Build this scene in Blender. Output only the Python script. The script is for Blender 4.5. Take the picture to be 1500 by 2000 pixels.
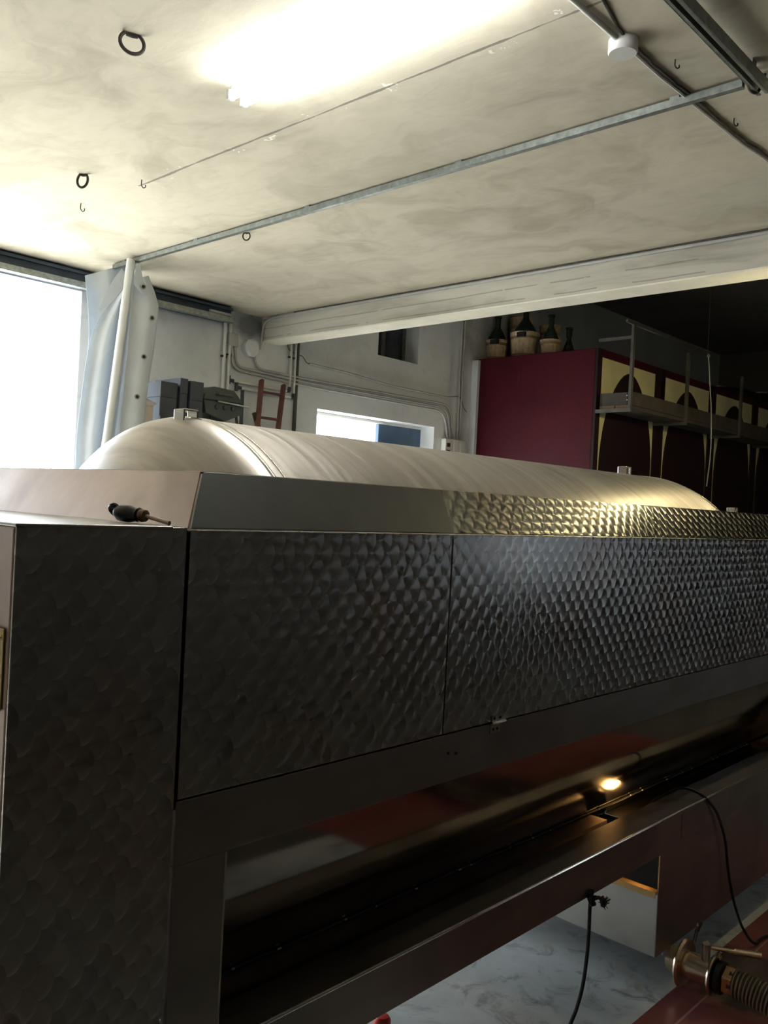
import bpy, bmesh, math, random
from mathutils import Vector, Matrix
random.seed(7)
for o in list(bpy.data.objects): bpy.data.objects.remove(o, do_unlink=True)
scene = bpy.context.scene
COL = scene.collection
R = math.radians

# ------------------------------------------------------------------ camera
YAW, PITCH, ROLL, FPX, CAMZ = 0.7516551, -0.0064490, 0.0507534, 1700.0, 1.70
_f = Vector((math.cos(YAW)*math.cos(PITCH), math.sin(YAW)*math.cos(PITCH), math.sin(PITCH)))
_r0 = Vector((math.sin(YAW), -math.cos(YAW), 0)); _u0 = _r0.cross(_f)
_r = math.cos(ROLL)*_r0 + math.sin(ROLL)*_u0
_u = -math.sin(ROLL)*_r0 + math.cos(ROLL)*_u0
cam_data = bpy.data.cameras.new('camera'); cam = bpy.data.objects.new('camera', cam_data); COL.objects.link(cam)
cam_data.sensor_fit = 'HORIZONTAL'; cam_data.sensor_width = 36.0; cam_data.lens = 36.0*FPX/1500.0
cam_data.clip_start = 0.02
cam.matrix_world = Matrix(((_r.x, _u.x, -_f.x, 0), (_r.y, _u.y, -_f.y, 0), (_r.z, _u.z, -_f.z, CAMZ), (0, 0, 0, 1)))
scene.camera = cam
CAM = Vector((0, 0, CAMZ))
def ray(x, y): return _r*((x-750)/FPX) - _u*((y-1000)/FPX) + _f
# points on real planes of the room that were measured along a sight line
def onY(x, y, Y): d = ray(x, y); return CAM + d*(Y/d.y)
def onX(x, y, X): d = ray(x, y); return CAM + d*(X/d.x)
def onZ(x, y, Z): d = ray(x, y); return CAM + d*((Z-CAMZ)/d.z)

# ------------------------------------------------------------------ world, sun, exposure
scene.view_settings.view_transform = 'Standard'
scene.view_settings.look = 'None'
scene.view_settings.gamma = 1.0
scene.view_settings.use_curve_mapping = False
scene.view_settings.exposure = 0.0
scene.cycles.use_denoising = True
scene.cycles.max_bounces = 7
scene.cycles.diffuse_bounces = 5
scene.cycles.glossy_bounces = 4
scene.cycles.adaptive_threshold = 0.04
scene.cycles.sample_clamp_indirect = 6.0
scene.cycles.caustics_reflective = False
scene.cycles.caustics_refractive = False
world = bpy.data.worlds.new('sky'); scene.world = world; world.use_nodes = True
bgn = world.node_tree.nodes['Background']
bgn.inputs[0].default_value = (0.78, 0.895, 1.0, 1); bgn.inputs[1].default_value = 9.0
def light(name, kind, loc, energy, color=(1, 1, 1), rot=(0, 0, 0), **kw):
    l = bpy.data.lights.new(name, kind); l.energy = energy; l.color = color
    for k, v in kw.items(): setattr(l, k, v)
    o = bpy.data.objects.new(name, l); o.location = loc; o.rotation_euler = rot; COL.objects.link(o); return o
sun = light('sun', 'SUN', (0, 12, 12), 26.0, (1.0, 0.95, 0.86), angle=R(0.6))
sun.rotation_euler = Vector((-0.30, -0.80, -1.0)).to_track_quat('-Z', 'Y').to_euler()
# daylight portals in the openings (they only guide the sky's own light)
def portal(name, loc, sx, sy, rot):
    o = light(name, 'AREA', loc, 1.0, rot=rot, shape='RECTANGLE', size=sx, size_y=sy); o.data.cycles.is_portal = True; return o
portal('sky_portal_gate', (1.65, 6.78, 1.62), 3.3, 3.2, (R(-90), 0, 0))
portal('sky_portal_doorway', (6.3, 6.78, 1.3), 0.9, 2.6, (R(-90), 0, 0))

# ------------------------------------------------------------------ node helpers and materials
class NT:
    def __init__(s, name):
        s.m = bpy.data.materials.new(name); s.m.use_nodes = True
        s.t = s.m.node_tree; s.b = s.t.nodes['Principled BSDF']; s._tc = None
    def n(s, typ, **kw):
        x = s.t.nodes.new(typ)
        for k, v in kw.items(): setattr(x, k, v)
        return x
    def put(s, sock, v):
        if isinstance(v, bpy.types.NodeSocket): s.t.links.new(v, sock)
        elif isinstance(v, (tuple, list)) and len(v) == 3 and sock.type == 'RGBA': sock.default_value = (*v, 1)
        else: sock.default_value = v
    def math(s, op, a, b=0.0, c=0.0):
        x = s.n('ShaderNodeMath', operation=op)
        for i, v in enumerate((a, b, c)): s.put(x.inputs[i], v)
        return x.outputs[0]
    def obj(s):
        if s._tc is None: s._tc = s.n('ShaderNodeTexCoord').outputs['Object']
        return s._tc
    def pos(s):
        return s.n('ShaderNodeNewGeometry').outputs['Position']
    def xyz(s, v):
        x = s.n('ShaderNodeSeparateXYZ'); s.put(x.inputs[0], v); return x.outputs
    def comb(s, a, b, c):
        x = s.n('ShaderNodeCombineXYZ')
        for i, v in enumerate((a, b, c)): s.put(x.inputs[i], v)
        return x.outputs[0]
    def mapping(s, v, scale=(1, 1, 1), rot=(0, 0, 0), loc=(0, 0, 0)):
        x = s.n('ShaderNodeMapping'); s.put(x.inputs['Vector'], v)
        x.inputs['Scale'].default_value = scale; x.inputs['Rotation'].default_value = rot; x.inputs['Location'].default_value = loc
        return x.outputs[0]
    def noise(s, v, scale, detail=4, rough=0.55, dist=0.0):
        x = s.n('ShaderNodeTexNoise'); s.put(x.inputs['Vector'], v)
        x.inputs['Scale'].default_value = scale; x.inputs['Detail'].default_value = detail
        x.inputs['Roughness'].default_value = rough; x.inputs['Distortion'].default_value = dist
        return x.outputs['Fac']
    def ramp(s, f, stops):
        x = s.n('ShaderNodeValToRGB'); s.put(x.inputs[0], f); e = x.color_ramp.elements
        while len(e) < len(stops): e.new(0.5)
        for i, (p, c) in enumerate(stops):
            e[i].position = p; e[i].color = (*c, 1) if len(c) == 3 else c
        return x.outputs[0]
    def mix(s, f, a, b, mode='MIX'):
        x = s.n('ShaderNodeMix', data_type='RGBA', blend_type=mode)
        s.put(x.inputs[0], f); s.put(x.inputs[6], a); s.put(x.inputs[7], b); return x.outputs[2]
    def maprange(s, v, a, b, c, d):
        x = s.n('ShaderNodeMapRange')
        for i, q in enumerate((v, a, b, c, d)): s.put(x.inputs[i], q)
        return x.outputs[0]
    def bump(s, h, strength=0.3, dist=0.01):
        x = s.n('ShaderNodeBump'); x.inputs['Strength'].default_value = strength; x.inputs['Distance'].default_value = dist
        s.put(x.inputs['Height'], h); s.t.links.new(x.outputs[0], s.b.inputs['Normal']); return x
    def set(s, **kw):
        for k, v in kw.items(): s.put(s.b.inputs[k.replace('_', ' ')], v)
        return s.m

def plain(name, col, rough=0.6, metal=0.0, vary=0.18, scale=9.0, bump=0.0, spec=0.5):
    t = NT(name); f = t.noise(t.obj(), scale, 5)
    lo = tuple(c*(1-vary) for c in col); hi = tuple(min(1, c*(1+vary)) for c in col)
    t.set(Base_Color=t.ramp(f, [(0.3, lo), (0.7, hi)]), Roughness=rough, Metallic=metal)
    t.b.inputs['Specular IOR Level'].default_value = spec
    if bump: t.bump(t.noise(t.obj(), scale*6, 4), bump, 0.004)
    return t.m
def emit(name, col, strength):
    t = NT(name); t.set(Base_Color=(0.8, 0.8, 0.8), Emission_Color=col, Emission_Strength=strength); return t.m

M = {}
def ceiling_mat(name, c0, c1, seam=None):
    t = NT(name); p = t.pos()
    d = t.n('ShaderNodeVectorMath', operation='ADD'); t.put(d.inputs[0], t.mapping(p, scale=(0.9, 0.45, 1), rot=(0, 0, 0.5)))
    sw = t.n('ShaderNodeTexNoise'); t.put(sw.inputs['Vector'], p); sw.inputs['Scale'].default_value = 1.3; sw.inputs['Detail'].default_value = 3
    t.put(d.inputs[1], sw.outputs['Color'])
    f1 = t.noise(d.outputs[0], 2.2, 8, 0.62, 0.6)
    f2 = t.noise(t.mapping(p, scale=(3.2, 1.1, 1), rot=(0, 0, 0.8)), 3.0, 6, 0.6, 1.2)
    col = t.ramp(f1, [(0.28, c0), (0.52, c1), (0.75, tuple(min(1, c*1.13) for c in c1))])
    col = t.mix(t.maprange(f2, 0.5, 0.75, 0.0, 0.22), col, tuple(c*0.72 for c in c0))
    if seam:
        x, y, z = t.xyz(p)
        w = t.math('ADD', x, t.maprange(t.noise(p, 2.5, 5), 0, 1, -0.014, 0.014))
        dd = t.math('ABSOLUTE', t.math('SUBTRACT', w, seam))
        br = t.noise(t.comb(y, 0.0, 3.0), 2.6, 4, 0.6)
        wd = t.maprange(br, 0.36, 0.62, 0.002, 0.010)
        ln = t.math('LESS_THAN', dd, wd)
        ln = t.math('MULTIPLY', ln, t.math('LESS_THAN', y, 4.35))
        chip = t.math('MULTIPLY', t.math('LESS_THAN', dd, 0.05), t.math('GREATER_THAN', t.noise(t.mapping(p, loc=(4, 2, 0)), 5.5, 5, 0.7), 0.63))
        col = t.mix(chip, col, (0.80, 0.77, 0.68))
        col = t.mix(t.math('MULTIPLY', ln, 0.75), col, (0.12, 0.105, 0.085))
    t.set(Base_Color=col, Roughness=0.92)
    t.bump(t.math('ADD', f2, t.noise(p, 14, 5)), 0.12, 0.012)
    return t.m
M['ceiling'] = ceiling_mat('limewashed_ceiling', (0.39, 0.35, 0.265), (0.56, 0.515, 0.41), seam=2.537)
M['ceiling_dark'] = ceiling_mat('unlit_ceiling', (0.10, 0.095, 0.085), (0.16, 0.15, 0.14))  # shade of the unlit bay is put into these darker tones
def wall_mat():
    t = NT('white_plaster'); p = t.pos(); x, y, z = t.xyz(p)
    f = t.noise(p, 1.1, 8, 0.6, 0.5); g = t.noise(p, 6.0, 6, 0.65)
    col = t.ramp(f, [(0.3, (0.585, 0.60, 0.615)), (0.55, (0.725, 0.745, 0.765)), (0.8, (0.785, 0.795, 0.80))])
    col = t.mix(t.maprange(g, 0.58, 0.72, 0, 0.35), col, (0.45, 0.43, 0.40))
    # bare patch of dark plaster in the corner under the beam
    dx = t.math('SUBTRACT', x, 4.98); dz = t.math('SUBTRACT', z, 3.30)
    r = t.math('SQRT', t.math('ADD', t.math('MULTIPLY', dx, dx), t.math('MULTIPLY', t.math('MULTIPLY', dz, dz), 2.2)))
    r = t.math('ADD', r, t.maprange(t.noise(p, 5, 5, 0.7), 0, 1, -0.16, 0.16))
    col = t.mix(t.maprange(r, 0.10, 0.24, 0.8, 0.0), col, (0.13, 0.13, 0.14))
    # darker high up beside the vats
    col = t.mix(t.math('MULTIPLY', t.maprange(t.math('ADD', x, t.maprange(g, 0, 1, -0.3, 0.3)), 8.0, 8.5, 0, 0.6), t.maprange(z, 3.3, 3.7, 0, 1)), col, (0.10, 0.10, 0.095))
    t.set(Base_Color=col, Roughness=0.9); t.bump(t.noise(p, 18, 5), 0.25, 0.01); return t.m
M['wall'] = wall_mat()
def beam_mat():
    t = NT('board_marked_concrete'); p = t.pos(); x, y, z = t.xyz(p)
    f = t.noise(t.mapping(p, scale=(1, 0.35, 3)), 3.0, 7, 0.62, 0.4)
    col = t.ramp(f, [(0.28, (0.33, 0.31, 0.26)), (0.5, (0.52, 0.50, 0.43)), (0.8, (0.63, 0.61, 0.53))])
    w = t.math('ADD', z, t.maprange(t.noise(t.comb(0.0, y, 0.0), 1.5, 4), 0, 1, -0.012, 0.012))
    fr = t.math('ABSOLUTE', t.math('SUBTRACT', t.math('FRACT', t.math('MULTIPLY', w, 12.0)), 0.5))
    ln = t.math('MULTIPLY', t.math('LESS_THAN', fr, 0.05), t.math('GREATER_THAN', t.noise(t.comb(y, z, 1.0), 2.0, 4), 0.5))
    col = t.mix(t.math('MULTIPLY', ln, 0.5), col, (0.16, 0.14, 0.11))
    t.set(Base_Color=col, Roughness=0.9); t.bump(t.math('ADD', f, t.noise(p, 25, 5)), 0.3, 0.01); return t.m
M['beam'] = beam_mat()
def floor_mat():
    t = NT('worn_concrete'); p = t.pos()
    f = t.noise(p, 1.6, 9, 0.63, 0.6); g = t.noise(p, 7.0, 7, 0.68, 1.0); h = t.noise(t.mapping(p, loc=(3, 1, 0)), 3.0, 5, 0.6, 1.5)
    col = t.ramp(f, [(0.3, (0.44, 0.45, 0.42)), (0.5, (0.62, 0.63, 0.59)), (0.72, (0.76, 0.77, 0.72))])
    col = t.mix(t.maprange(g, 0.52, 0.66, 0, 0.75), col, (0.17, 0.165, 0.15))
    col = t.mix(t.maprange(h, 0.60, 0.72, 0, 0.5), col, (0.50, 0.42, 0.27))
    t.set(Base_Color=col, Roughness=t.maprange(f, 0.3, 0.7, 0.25, 0.6)); t.bump(g, 0.15, 0.01); return t.m
M['floor'] = floor_mat()
def red_floor_mat():
    t = NT('red_painted_concrete'); p = t.pos(); x, y, z = t.xyz(p)
    f = t.noise(p, 2.5, 8, 0.62, 0.5); g = t.noise(p, 16.0, 6, 0.7)
    col = t.ramp(f, [(0.3, (0.20, 0.055, 0.045)), (0.55, (0.29, 0.080, 0.067)), (0.8, (0.36, 0.115, 0.095))])
    col = t.mix(t.maprange(g, 0.66, 0.74, 0, 0.6), col, (0.45, 0.30, 0.26))
    dd = t.math('ABSOLUTE', t.math('SUBTRACT', y, 1.215)); col = t.mix(t.math('MULTIPLY', t.math('LESS_THAN', dd, 0.004), 0.6), col, (0.55, 0.36, 0.30))
    # dark patch where the hose lies
    w = t.math('ADD', t.math('ABSOLUTE', t.math('SUBTRACT', x, 3.36)), t.maprange(t.noise(p, 5.0, 5, 0.65), 0, 1, -0.14, 0.14))
    col = t.mix(t.maprange(w, 0.20, 0.235, 0.85, 0), col, (0.022, 0.020, 0.016))
    t.set(Base_Color=col, Roughness=t.maprange(f, 0.3, 0.7, 0.3, 0.55)); t.bump(g, 0.1, 0.005); return t.m
M['red_floor'] = red_floor_mat()

def steel(name, col=(0.60, 0.58, 0.55), rough=0.33, streak=(1, 1, 1), sc=8, vary=0.12, bump=0.05, dirt=0.0):
    t = NT(name); p = t.mapping(t.obj(), scale=streak)
    f = t.noise(p, sc, 6, 0.6); g = t.noise(t.obj(), 2.3, 5, 0.6, 0.4)
    c = t.ramp(f, [(0.3, tuple(q*(1-vary) for q in col)), (0.7, tuple(min(1, q*(1+vary)) for q in col))])
    if dirt: c = t.mix(t.maprange(g, 0.45, 0.7, 0, dirt), c, tuple(q*0.45 for q in (col[0], col[1]*0.9, col[2]*0.8)))
    t.set(Base_Color=c, Metallic=1.0, Roughness=t.maprange(g, 0.3, 0.7, rough*0.8, rough*1.25))
    if bump: t.bump(g, bump, 0.01)
    return t.m
M['steel'] = steel('plain_stainless', (0.40, 0.385, 0.365), 0.34, (1, 1, 1), 5, 0.08, 0.06, 0.35)
M['steel_blue'] = steel('blue_grey_stainless', (0.19, 0.20, 0.205), 0.36, (1, 1, 1), 6, 0.10, 0.05, 0.3)
M['steel_dull'] = steel('dull_stainless', (0.30, 0.272, 0.258), 0.42, (0.3, 1, 2), 6, 0.10, 0.05, 0.4)
M['steel_warm'] = steel('weathered_stainless', (0.40, 0.315, 0.275), 0.42, (1, 1, 1), 6, 0.14, 0.05, 0.5)
M['steel_bright'] = steel('polished_stainless', (0.72, 0.69, 0.64), 0.16, (1, 1, 1), 5, 0.06, 0.0)
M['valve'] = steel('lamp_tinted_stainless', (0.78, 0.62, 0.44), 0.24, (1, 1, 1), 5, 0.06, 0.0)  # copper tint puts the warm lamplight into the steel's colour
M['galv'] = steel('galvanised_steel', (0.30, 0.325, 0.31), 0.5, (1, 1, 1), 30, 0.25, 0.02)
M['guard'] = steel('stained_drum_sheet', (0.27, 0.245, 0.225), 0.11, (1, 1, 1), 4, 0.10, 0.03, 0.5)
def drum_mat():
    t = NT('streaked_drum_steel'); o = t.obj(); x, y, z = t.xyz(o)
    f = t.noise(t.comb(x, t.math('MULTIPLY', y, 0.06), t.math('MULTIPLY', z, 0.06)), 16, 5, 0.65)
    g = t.noise(o, 2.0, 6, 0.6, 0.5); s = t.noise(t.mapping(o, scale=(1, 0.05, 0.05)), 60, 3, 0.5)
    c = t.ramp(f, [(0.30, (0.29, 0.262, 0.23)), (0.5, (0.42, 0.385, 0.345)), (0.72, (0.53, 0.495, 0.455))])
    c = t.mix(t.maprange(g, 0.5, 0.75, 0, 0.5), c, (0.29, 0.24, 0.205))
    t.set(Base_Color=c, Metallic=0.85, Roughness=t.maprange(s, 0.3, 0.7, 0.30, 0.46))
    t.bump(f, 0.06, 0.01); return t.m
M['drum'] = drum_mat()

def swirl(name, e2=(0, 0, 1), s=0.058, h=0.0265, r=0.0322, col=(0.46, 0.45, 0.43), rough=0.27):
    """Overlapping round brushed spots: each spot scatters light along its own radius."""
    t = NT(name); o = t.obj(); x, y, z = t.xyz(o)
    e2v = Vector(e2)
    if abs(e2v.y) > 1e-6: v = t.math('ADD', t.math('MULTIPLY', y, e2v.y), t.math('MULTIPLY', z, e2v.z))
    else: v = z
    hh, rr = h/s, r/s
    u, v = t.math('DIVIDE', v, s), t.math('DIVIDE', x, s)      # spots were ground column by column
    j0 = t.math('CEIL', t.math('DIVIDE', t.math('SUBTRACT', v, rr), hh))
    cand = []
    for k in range(3):
        j = t.math('ADD', j0, float(k))
        off = t.math('MULTIPLY', t.math('FRACT', t.math('MULTIPLY', j, 0.5)), 1.0)      # 0 or .5
        off = t.math('ADD', off, 0.0)
        uu = t.math('SUBTRACT', u, off)
        cu = t.math('ROUND', uu)
        du = t.math('SUBTRACT', uu, cu); dv = t.math('SUBTRACT', v, t.math('MULTIPLY', j, hh))
        rad = t.math('SQRT', t.math('ADD', t.math('MULTIPLY', du, du), t.math('MULTIPLY', dv, dv)))
        ins = t.math('LESS_THAN', rad, rr)
        cid = t.math('ADD', t.math('MULTIPLY', cu, 1.37), t.math('MULTIPLY', j, 7.13))
        cand.append((ins, du, dv, cid, rad))
    def pick(i):
        b = t.n('ShaderNodeMix', data_type='FLOAT'); t.put(b.inputs[0], cand[1][0]); t.put(b.inputs[2], cand[2][i]); t.put(b.inputs[3], cand[1][i])
        a = t.n('ShaderNodeMix', data_type='FLOAT'); t.put(a.inputs[0], cand[0][0]); t.put(a.inputs[2], b.outputs[0]); t.put(a.inputs[3], cand[0][i])
        return a.outputs[0]
    du, dv, cid, rad = pick(1), pick(2), pick(3), pick(4)
    # slight random smear of each spot
    tang = t.comb(dv, t.math('MULTIPLY', du, e2v.y), t.math('MULTIPLY', du, e2v.z))
    nv = t.n('ShaderNodeVectorMath', operation='NORMALIZE'); t.put(nv.inputs[0], tang)
    wn = t.n('ShaderNodeTexWhiteNoise', noise_dimensions='1D'); t.put(wn.inputs['W'], cid)
    g = t.noise(o, 2.2, 5, 0.6, 0.6)
    b = t.maprange(wn.outputs['Value'], 0, 1, 0.93, 1.05)
    edge = t.math('ADD', 1.0, t.math('MULTIPLY', t.maprange(rad, rr*0.72, rr, 0.0, 1.0), t.maprange(du, -0.35, 0.1, 0.42, -0.12)))  # painted glint: rim brighter low on each spot, dimmer above
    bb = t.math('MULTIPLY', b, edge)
    cc = t.n('ShaderNodeMix', data_type='RGBA', blend_type='MULTIPLY'); cc.inputs[0].default_value = 1.0
    t.put(cc.inputs[6], t.mix(t.maprange(t.noise(t.mapping(o, loc=(2, 5, 1)), 3.1, 6, 0.62, 0.8), 0.48, 0.68, 0, 0.7), t.ramp(g, [(0.35, tuple(q*0.86 for q in col)), (0.7, col)]), (col[0]*1.0, col[1]*0.80, col[2]*0.76)))
    cb = t.comb(bb, bb, bb); t.put(cc.inputs[7], cb)
    t.set(Base_Color=cc.outputs[2], Metallic=1.0, Roughness=t.maprange(wn.outputs['Value'], 0, 1, rough*0.96, rough*1.05), Anisotropic=0.85)
    t.t.links.new(nv.outputs[0], t.b.inputs['Tangent'])
    return t.m
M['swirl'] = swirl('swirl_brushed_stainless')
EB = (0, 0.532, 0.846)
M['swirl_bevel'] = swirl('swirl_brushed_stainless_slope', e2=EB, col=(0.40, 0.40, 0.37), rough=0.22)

M['black'] = plain('black_rubber', (0.014, 0.013, 0.012), 0.55, 0, 0.2, 20)
M['gap'] = plain('dark_gap', (0.010, 0.009, 0.008), 0.8)
M['iron'] = plain('rusty_iron', (0.055, 0.045, 0.04), 0.75, 0.3, 0.35, 40, 0.2)
M['white_pvc'] = plain('white_plastic', (0.66, 0.66, 0.63), 0.45, 0, 0.08, 6)
M['grey_pvc'] = plain('grey_conduit_plastic', (0.42, 0.42, 0.41), 0.5, 0, 0.12, 8)
M['cable'] = plain('dusty_dark_cable', (0.075, 0.07, 0.06), 0.8, 0, 0.4, 25)
M['post'] = plain('white_painted_post', (0.66, 0.67, 0.66), 0.5, 0, 0.1, 5)
M['header'] = plain('dark_blue_steel_header', (0.040, 0.058, 0.082), 0.6, 0.0, 0.25, 4)
M['door'] = plain('slate_blue_door_paint', (0.055, 0.10, 0.17), 0.5, 0, 0.12, 3)
M['maroon'] = None
def maroon_mat():
    t = NT('maroon_vat_paint'); p = t.pos(); x, y, z = t.xyz(p)
    f = t.noise(p, 2.0, 7, 0.6, 0.4)
    st = t.noise(t.comb(t.math('MULTIPLY', x, 8.0), t.math('MULTIPLY', y, 8.0), t.math('MULTIPLY', z, 0.5)), 2.2, 5, 0.6)
    c = t.ramp(f, [(0.3, (0.045, 0.005, 0.009)), (0.6, (0.066, 0.0065, 0.0125)), (0.8, (0.080, 0.010, 0.016))])
    c = t.mix(t.maprange(st, 0.64, 0.76, 0, 0.35), c, (0.15, 0.055, 0.06))
    c = t.mix(t.maprange(st, 0.28, 0.36, 0.5, 0), c, (0.018, 0.005, 0.007))
    t.set(Base_Color=c, Roughness=t.maprange(f, 0.3, 0.7, 0.42, 0.6)); t.b.inputs['Specular IOR Level'].default_value = 0.15; t.bump(t.noise(p, 30, 5), 0.2, 0.01); return t.m
M['maroon'] = maroon_mat()
M['maroon_dark'] = plain('near_black_maroon', (0.016, 0.0045, 0.006), 0.6, 0, 0.25, 4, 0, 0.3)  # darker maroon for the arches and most of the framing
M['yellow'] = plain('yellow_vat_paint', (0.74, 0.67, 0.36), 0.6, 0, 0.10, 3)
M['oak'] = plain('dark_walkway_wood', (0.060, 0.048, 0.038), 0.7, 0, 0.35, 6, 0.2)
M['oak_end'] = plain('sawn_board_end', (0.30, 0.21, 0.12), 0.7, 0, 0.25, 14)
M['angle'] = plain('grey_angle_iron', (0.10, 0.095, 0.08), 0.6, 0.3, 0.25, 8)
M['basket'] = plain('pale_slat_wood', (0.66, 0.50, 0.33), 0.75, 0, 0.25, 18)
M['basket2'] = plain('warm_slat_wood', (0.54, 0.38, 0.23), 0.75, 0, 0.25, 18)
M['glass'] = plain('dark_green_bottle_glass', (0.012, 0.020, 0.013), 0.12, 0, 0.1, 8)
M['ladder'] = plain('red_brown_ladder_paint', (0.16, 0.060, 0.050), 0.6, 0, 0.25, 10)
M['grill'] = plain('dark_green_enamel', (0.045, 0.060, 0.058), 0.4, 0, 0.15, 6)
M['crate'] = plain('dark_plastic_crate', (0.035, 0.04, 0.052), 0.55, 0, 0.2, 6)
M['carton'] = plain('pale_cardboard', (0.52, 0.44, 0.37), 0.8, 0, 0.12, 6)
M['handle'] = plain('black_screwdriver_handle', (0.010, 0.013, 0.020), 0.28, 0, 0.1, 30)
M['label_yellow'] = plain('yellow_plate', (0.55, 0.38, 0.07), 0.5, 0, 0.1, 12)
M['hose'] = plain('ribbed_hose_rubber', (0.20, 0.15, 0.085), 0.45, 0, 0.2, 18)
M['hose_dark'] = plain('hose_valley_rubber', (0.045, 0.035, 0.022), 0.6, 0, 0.2, 18)
M['brass_and_lamplit_steel'] = steel('brass_and_lamplit_steel', (0.70, 0.45, 0.20), 0.28, (1, 1, 1), 10, 0.1, 0.0)
M['rope'] = plain('dark_braided_cord', (0.022, 0.020, 0.018), 0.85, 0, 0.4, 60, 0.3)
M['red_plastic'] = plain('red_plastic', (0.65, 0.05, 0.03), 0.4)
M['pink'] = plain('pink_paper', (0.42, 0.17, 0.14), 0.8, 0, 0.15, 30)
M['brown_floor'] = plain('dull_brown_concrete', (0.12, 0.112, 0.10), 0.7, 0, 0.2, 2)
M['soffit'] = plain('pale_concrete', (0.80, 0.76, 0.64), 0.9, 0, 0.12, 3, 0.1)  # paler than the rest of the beam
M['ground'] = plain('pale_yard_concrete', (0.55, 0.54, 0.51), 0.9, 0, 0.1, 2)
M['tube'] = emit('fluorescent_tube', (0.97, 0.98, 0.95), 68.0)
M['bulb'] = emit('warm_bulb', (1.0, 0.55, 0.17), 55.0)
M['bulb2'] = emit('yellow_bulb', (1.0, 0.85, 0.45), 330.0)
M['enamel'] = plain('white_enamel', (0.72, 0.72, 0.70), 0.35, 0, 0.05, 4)
M['brickwall'] = plain('terracotta_plaster', (0.34, 0.235, 0.20), 0.9, 0, 0.15, 2)
M['dimwall'] = plain('grey_plaster', (0.11, 0.105, 0.10), 0.9, 0, 0.15, 2)
def curtain_mat():
    t = NT('translucent_pvc_sheet'); f = t.noise(t.pos(), 3.0, 5, 0.6, 0.5)
    t.set(Base_Color=t.ramp(f, [(0.3, (0.58, 0.60, 0.61)), (0.7, (0.74, 0.75, 0.75))]), Roughness=0.42)
    t.b.inputs['Specular IOR Level'].default_value = 0.5
    tr = t.n('ShaderNodeBsdfTranslucent'); tr.inputs[0].default_value = (0.60, 0.70, 0.80, 1)
    mx = t.n('ShaderNodeMixShader'); mx.inputs[0].default_value = 0.28
    t.t.links.new(t.b.outputs[0], mx.inputs[1]); t.t.links.new(tr.outputs[0], mx.inputs[2])
    t.t.links.new(mx.outputs[0], t.t.nodes['Material Output'].inputs[0]); return t.m
M['curtain'] = curtain_mat()
def pane_mat():
    t = NT('dirty_window_pane'); f = t.noise(t.pos(), 5, 5)
    t.set(Base_Color=t.ramp(f, [(0.3, (0.020, 0.026, 0.036)), (0.7, (0.055, 0.065, 0.08))]), Roughness=0.2); return t.m
M['pane'] = pane_mat()
M['frame_wood'] = plain('weathered_window_wood', (0.11, 0.115, 0.12), 0.8, 0, 0.4, 20)

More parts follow.
